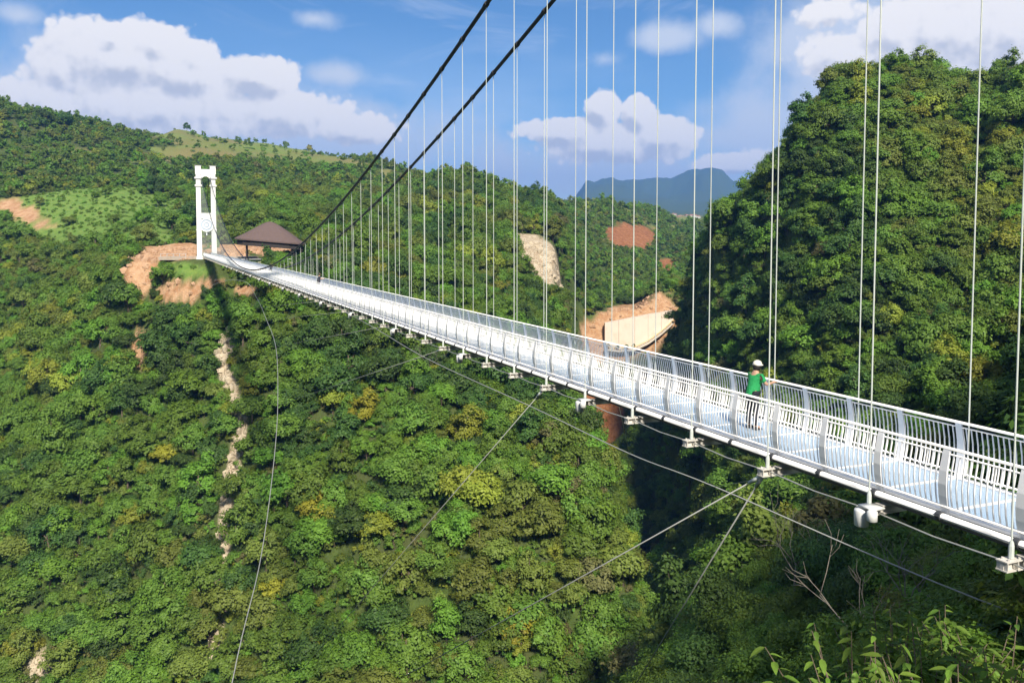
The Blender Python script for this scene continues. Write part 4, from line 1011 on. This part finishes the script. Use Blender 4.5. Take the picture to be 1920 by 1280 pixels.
# ------------------------------------------------------------------ single plants that stand out
LEAFBIG = LEAF['mid green']
def leaf_shape():
    P = [(0, 0, 0), (.16, .20, .05), (.19, .45, .03), (.10, .78, -.06), (0, 1.0, -.16), (-.10, .78, -.06), (-.19, .45, .03), (-.16, .20, .05), (0, .35, -.02), (0, .7, -.06)]
    me = bpy.data.meshes.new('leaf'); me.from_pydata(P, [], [(0, 1, 2, 8), (8, 2, 3, 9), (9, 3, 4), (0, 8, 6, 7), (8, 9, 5, 6), (9, 4, 5)]); me.update()
    a = me.attributes.new('v', 'FLOAT', 'FACE'); a.data.foreach_set('value', np.linspace(.35, 1, 6).astype(np.float32)); me.materials.append(LEAFBIG); return me
LFM = [leaf_shape() for _ in range(3)]
for q, m_ in enumerate(LFM): m_.attributes['v'].data.foreach_set('value', np.clip(np.linspace(.1, .5, 6) + .25 * q, 0, 1).astype(np.float32))
def bigleaf_plant(px, py, Y, label, seed, n_stem=9):
    rng = np.random.default_rng(seed); top = at(px, py, Y); g = gz(top.x, top.y); H = max(1.6, top.z - g)
    root = empty('broadleaf_shrub', (top.x, top.y, g)); tag(root, label, 'shrub', 'big-leaved shrubs in the near corner')
    mb = MB()
    for k in range(n_stem):
        a = rng.uniform(0, 6.28); sp_ = rng.uniform(.2, 1.9); h = H * rng.uniform(.72, 1.0)
        tip = np.array([sp_ * math.cos(a), sp_ * math.sin(a), h]); mid = tip * [.45, .45, .6]
        mb.tube([(0, 0, -.3), mid, tip], [.03, .02, .008], 5)
        for u in np.linspace(.55, 1.0, 11):
            p = mid + (tip - mid) * ((u - .5) * 2) if u > .5 else mid
            yaw = rng.uniform(0, 6.28); ln = rng.uniform(.22, .42)
            put('leaf', LFM[int(rng.integers(0, 3))], root, tuple(p), (rng.uniform(-.75, .15), rng.uniform(-.3, .3), yaw), (ln, ln, ln))
    mb.build('stem', BARK, root, True)
for q, (px, py, Y, lab) in enumerate([(1610, 1210, 17, 'leftmost big-leaved bright shrub in the bottom right corner'), (1690, 1160, 18.5, 'big-leaved bright shrub rising highest in the bottom right corner'),
        (1660, 1250, 14.5, 'lowest big-leaved shrub cut by the bottom edge'), (1745, 1215, 16, 'big-leaved shrub in the middle of the corner clump'), (1885, 1215, 16, 'big-leaved shrub nearest the right edge at the bottom'),
        (1780, 1175, 19, 'big-leaved shrub behind the corner clump'), (1815, 1245, 14.5, 'big-leaved shrub in front of the clump near the right edge'), (1850, 1180, 19, 'big-leaved shrub behind the one at the right edge')]):
    bigleaf_plant(px, py, Y, lab, 900 + q, 25)
GREYBARK = mat_simple('grey bark', (.19, .17, .14), .9, 0, .3, 4, .4)
for q, (px, py, Y, s_, lab) in enumerate([(1590, 1240, 20, 1.5, 'leftmost light green bush among the corner leaves'), (1655, 1215, 21, 1.7, 'light green bush behind the leftmost corner shrubs'), (1725, 1205, 22, 1.9, 'light green bush under the highest corner shrub'),
        (1800, 1215, 20, 1.7, 'light green bush right of the corner clump'), (1870, 1195, 21, 1.8, 'light green bush at the right edge corner'), (1765, 1255, 17, 1.3, 'low light green bush at the bottom edge'), (1690, 1262, 16, 1.2, 'lowest light green bush at the bottom edge')]):
    p = at(px, py - 6, Y); g = gz(p.x, p.y); hh = max(.6, (p.z - g) / 1.75)
    single_tree('corner_bush', lab, (p.x, p.y, g), s_, hh, 'hi', (0, 1, 3, 4)[q % 4], ('fresh green', 'mid green')[q % 2], q * 1.1, 'bushes in the near corner', 'bush')
def bare_tree(px, py, Y, H, label, seed, mat=GREYBARK):
    rng = np.random.default_rng(seed); p = at(px, py, Y); g = gz(p.x, p.y); root = empty('bare_tree', (p.x, p.y, g)); H = max(H, p.z - g)
    tag(root, label, 'dead tree')
    tr = MB(); br = MB(); top = np.array([.25, 0, H * .55]); tr.tube([(0, 0, -.4), (.1, .05, H * .3), top], [.16, .12, .085], 7); tr.build('trunk', mat, root, True)
    def grow(a, d, ln, r, dep):
        d = d / np.linalg.norm(d); m_ = a + d * ln * .5 + rng.normal(size=3) * ln * .08; e = a + d * ln + rng.normal(size=3) * ln * .08
        br.tube([a, m_, e], [r, r * .75, r * .5], 5)
        if dep:
            for _ in range(3): grow(m_ + (e - m_) * rng.uniform(.3, 1), d + rng.normal(size=3) * .55 + [0, 0, .15], ln * rng.uniform(.5, .75), r * .55, dep - 1)
    for k in range(5):
        a = k * 1.256 + rng.uniform(-.4, .4); grow(top * rng.uniform(.75, 1), np.array([math.cos(a) * .7, math.sin(a) * .7, rng.uniform(.6, 1.1)]), H * rng.uniform(.28, .42), .06, 2)
    br.build('branches', mat, root, True)
bare_tree(1490, 960, 88, 8, 'pale leafless tree with forked branches below the bridge', 31)
bare_tree(1620, 1095, 46, 5, 'leafless leaning tree above the red earth at lower right', 32)
bare_tree(1700, 1010, 60, 6, 'thin bare tree right of the wind cable', 33)
bare_tree(805, 700, 228, 9, 'grey bare tree on the slope just under the deck', 34)
bare_tree(850, 520, 305, 10, 'grey bare tree behind the middle of the deck', 35)
# lone trees along the ridges
for q, (px, py, Y, s_, kd, lab) in enumerate([(84, 172, 642, 5.5, 'dark green', 'lone dark tree standing up on the left ridge'), (122, 190, 655, 5.0, 'dark green', 'second dark tree on the left ridge beside the lone one'),
        (350, 231, 945, 4.2, 'dark green', 'tiny tree on the bare hilltop'), (535, 262, 985, 3.6, 'mid green', 'small tree on the grassy ridge above the pavilion'), (1005, 350, 575, 4.0, 'dark green', 'tall dark tree on the ridge behind the deck')]):
    p = at(px, py, Y); g = gz(p.x, p.y)
    single_tree('ridge_tree', lab, (p.x, p.y, g), s_, s_ * 1.2, 'mid', [1, 0, 4, 5, 2][q], kd, q * 1.3, 'lone trees on the ridges')
for q, (px, py, Y, s_, kd, lab) in enumerate([(592, 965, 193, 4.2, 'golden', 'golden yellow tree right of the wind cable'), (512, 1110, 182, 3.2, 'golden', 'golden tree at the foot of the hanging cable'), (685, 785, 205, 3.8, 'golden', 'golden tree under the distant deck'),
        (890, 950, 180, 5.2, 'yellow-green', 'bright lime broad tree in the middle of the slope'), (965, 1190, 164, 3.6, 'golden', 'golden tree at the bottom of the spur'), (505, 830, 208, 2.6, 'yellow-green', 'small pale tree touching the hanging cable')]):
    p = ground_at(px, py + 14, 140, 260); g = gz(p.x, p.y)
    single_tree('accent_tree', lab, (p.x, p.y, g), s_, s_ * 1.1, 'mid', q % 6, kd, q * 1.7, 'yellow trees on the sunny slope')
# potted bushes on the path below the wall
POT = mat_simple('clay pot', (.20, .12, .09), .9, 0, .15, 2); potm = MB().lathe([(.45, -.3), (.6, .3), (.7, .9), (.62, .95)], 12).mesh('pot', POT, True)
for q, (f_, lab) in enumerate([(.25, 'leftmost potted bush at the foot of the pale wall'), (.9, 'second potted bush at the foot of the pale wall'), (1.5, 'third potted bush at the foot of the pale wall'), (1.9, 'rightmost potted bush at the foot of the pale wall')]):
    k_ = int(f_); p = pth[k_].lerp(pth[k_ + 1], f_ - k_) + Vector((0, -1.0, .2))
    r_ = empty('potted_bush', p); put('pot', potm, r_); put('bush', crown_of('shr', q % 3, 'dark green'), r_, (0, 0, .8), (0, 0, q), (1.0, 1.0, 1.3)); tag(r_, lab, 'bush', 'potted bushes by the wall')
# far village on the valley floor
HW = mat_simple('house wall', (.45, .43, .40), .8, 0, .1, .2); HR = mat_simple('house roof', (.30, .16, .12), .8, 0, .2, .2)
hb = MB().box(-3.6, 3.6, -3, 3, -3, 3.4).mesh('wall', HW); hr = MB().prism([(-4.1, 3.403), (4.1, 3.403), (0, 5.6)], -3.4, 3.4).mesh('roof', HR)
hrng = np.random.default_rng(4)
HPOS = [w + ' from the left' for w in ('first', 'second', 'third', 'fourth', 'fifth', 'sixth')] + [w + ' from the cliff' for w in ('sixth', 'fifth', 'fourth', 'third', 'second', 'first')]
for q in range(12):
    px = 1262 + q * 4.3 + hrng.uniform(-1, 1); Y = 1650 + hrng.uniform(-120, 160); p = at(px, 410, Y)
    r_ = empty('village_house', (p.x, p.y, gz(p.x, p.y)), hrng.uniform(0, 3)); put('wall', hb, r_); put('roof', hr, r_)
    tag(r_, 'tiny pale house of the far valley settlement, ' + HPOS[q], 'house', 'houses of the far settlement')

# ------------------------------------------------------------------ haze: the air between here and the far mountains
def haze():
    o = MB().box(-9500, 9500, -300, 9900, float(HG[(RG < 14000)].min()) - 2, 760).build('haze', None)
    m = bpy.data.materials.new('haze'); m.use_nodes = True; t = NT(m.node_tree); t.n.clear()
    out = t.node('ShaderNodeOutputMaterial'); v = t.node('ShaderNodeVolumePrincipled'); t.l.new(v.outputs[0], out.inputs['Volume'])
    v.inputs['Color'].default_value = (.16, .40, 1.0, 1); v.inputs['Density'].default_value = 0.00012; v.inputs['Anisotropy'].default_value = 0.2
    o.data.materials.append(m); tag(o, 'thin blue air haze over the valley', 'haze', None, 'stuff')
haze()
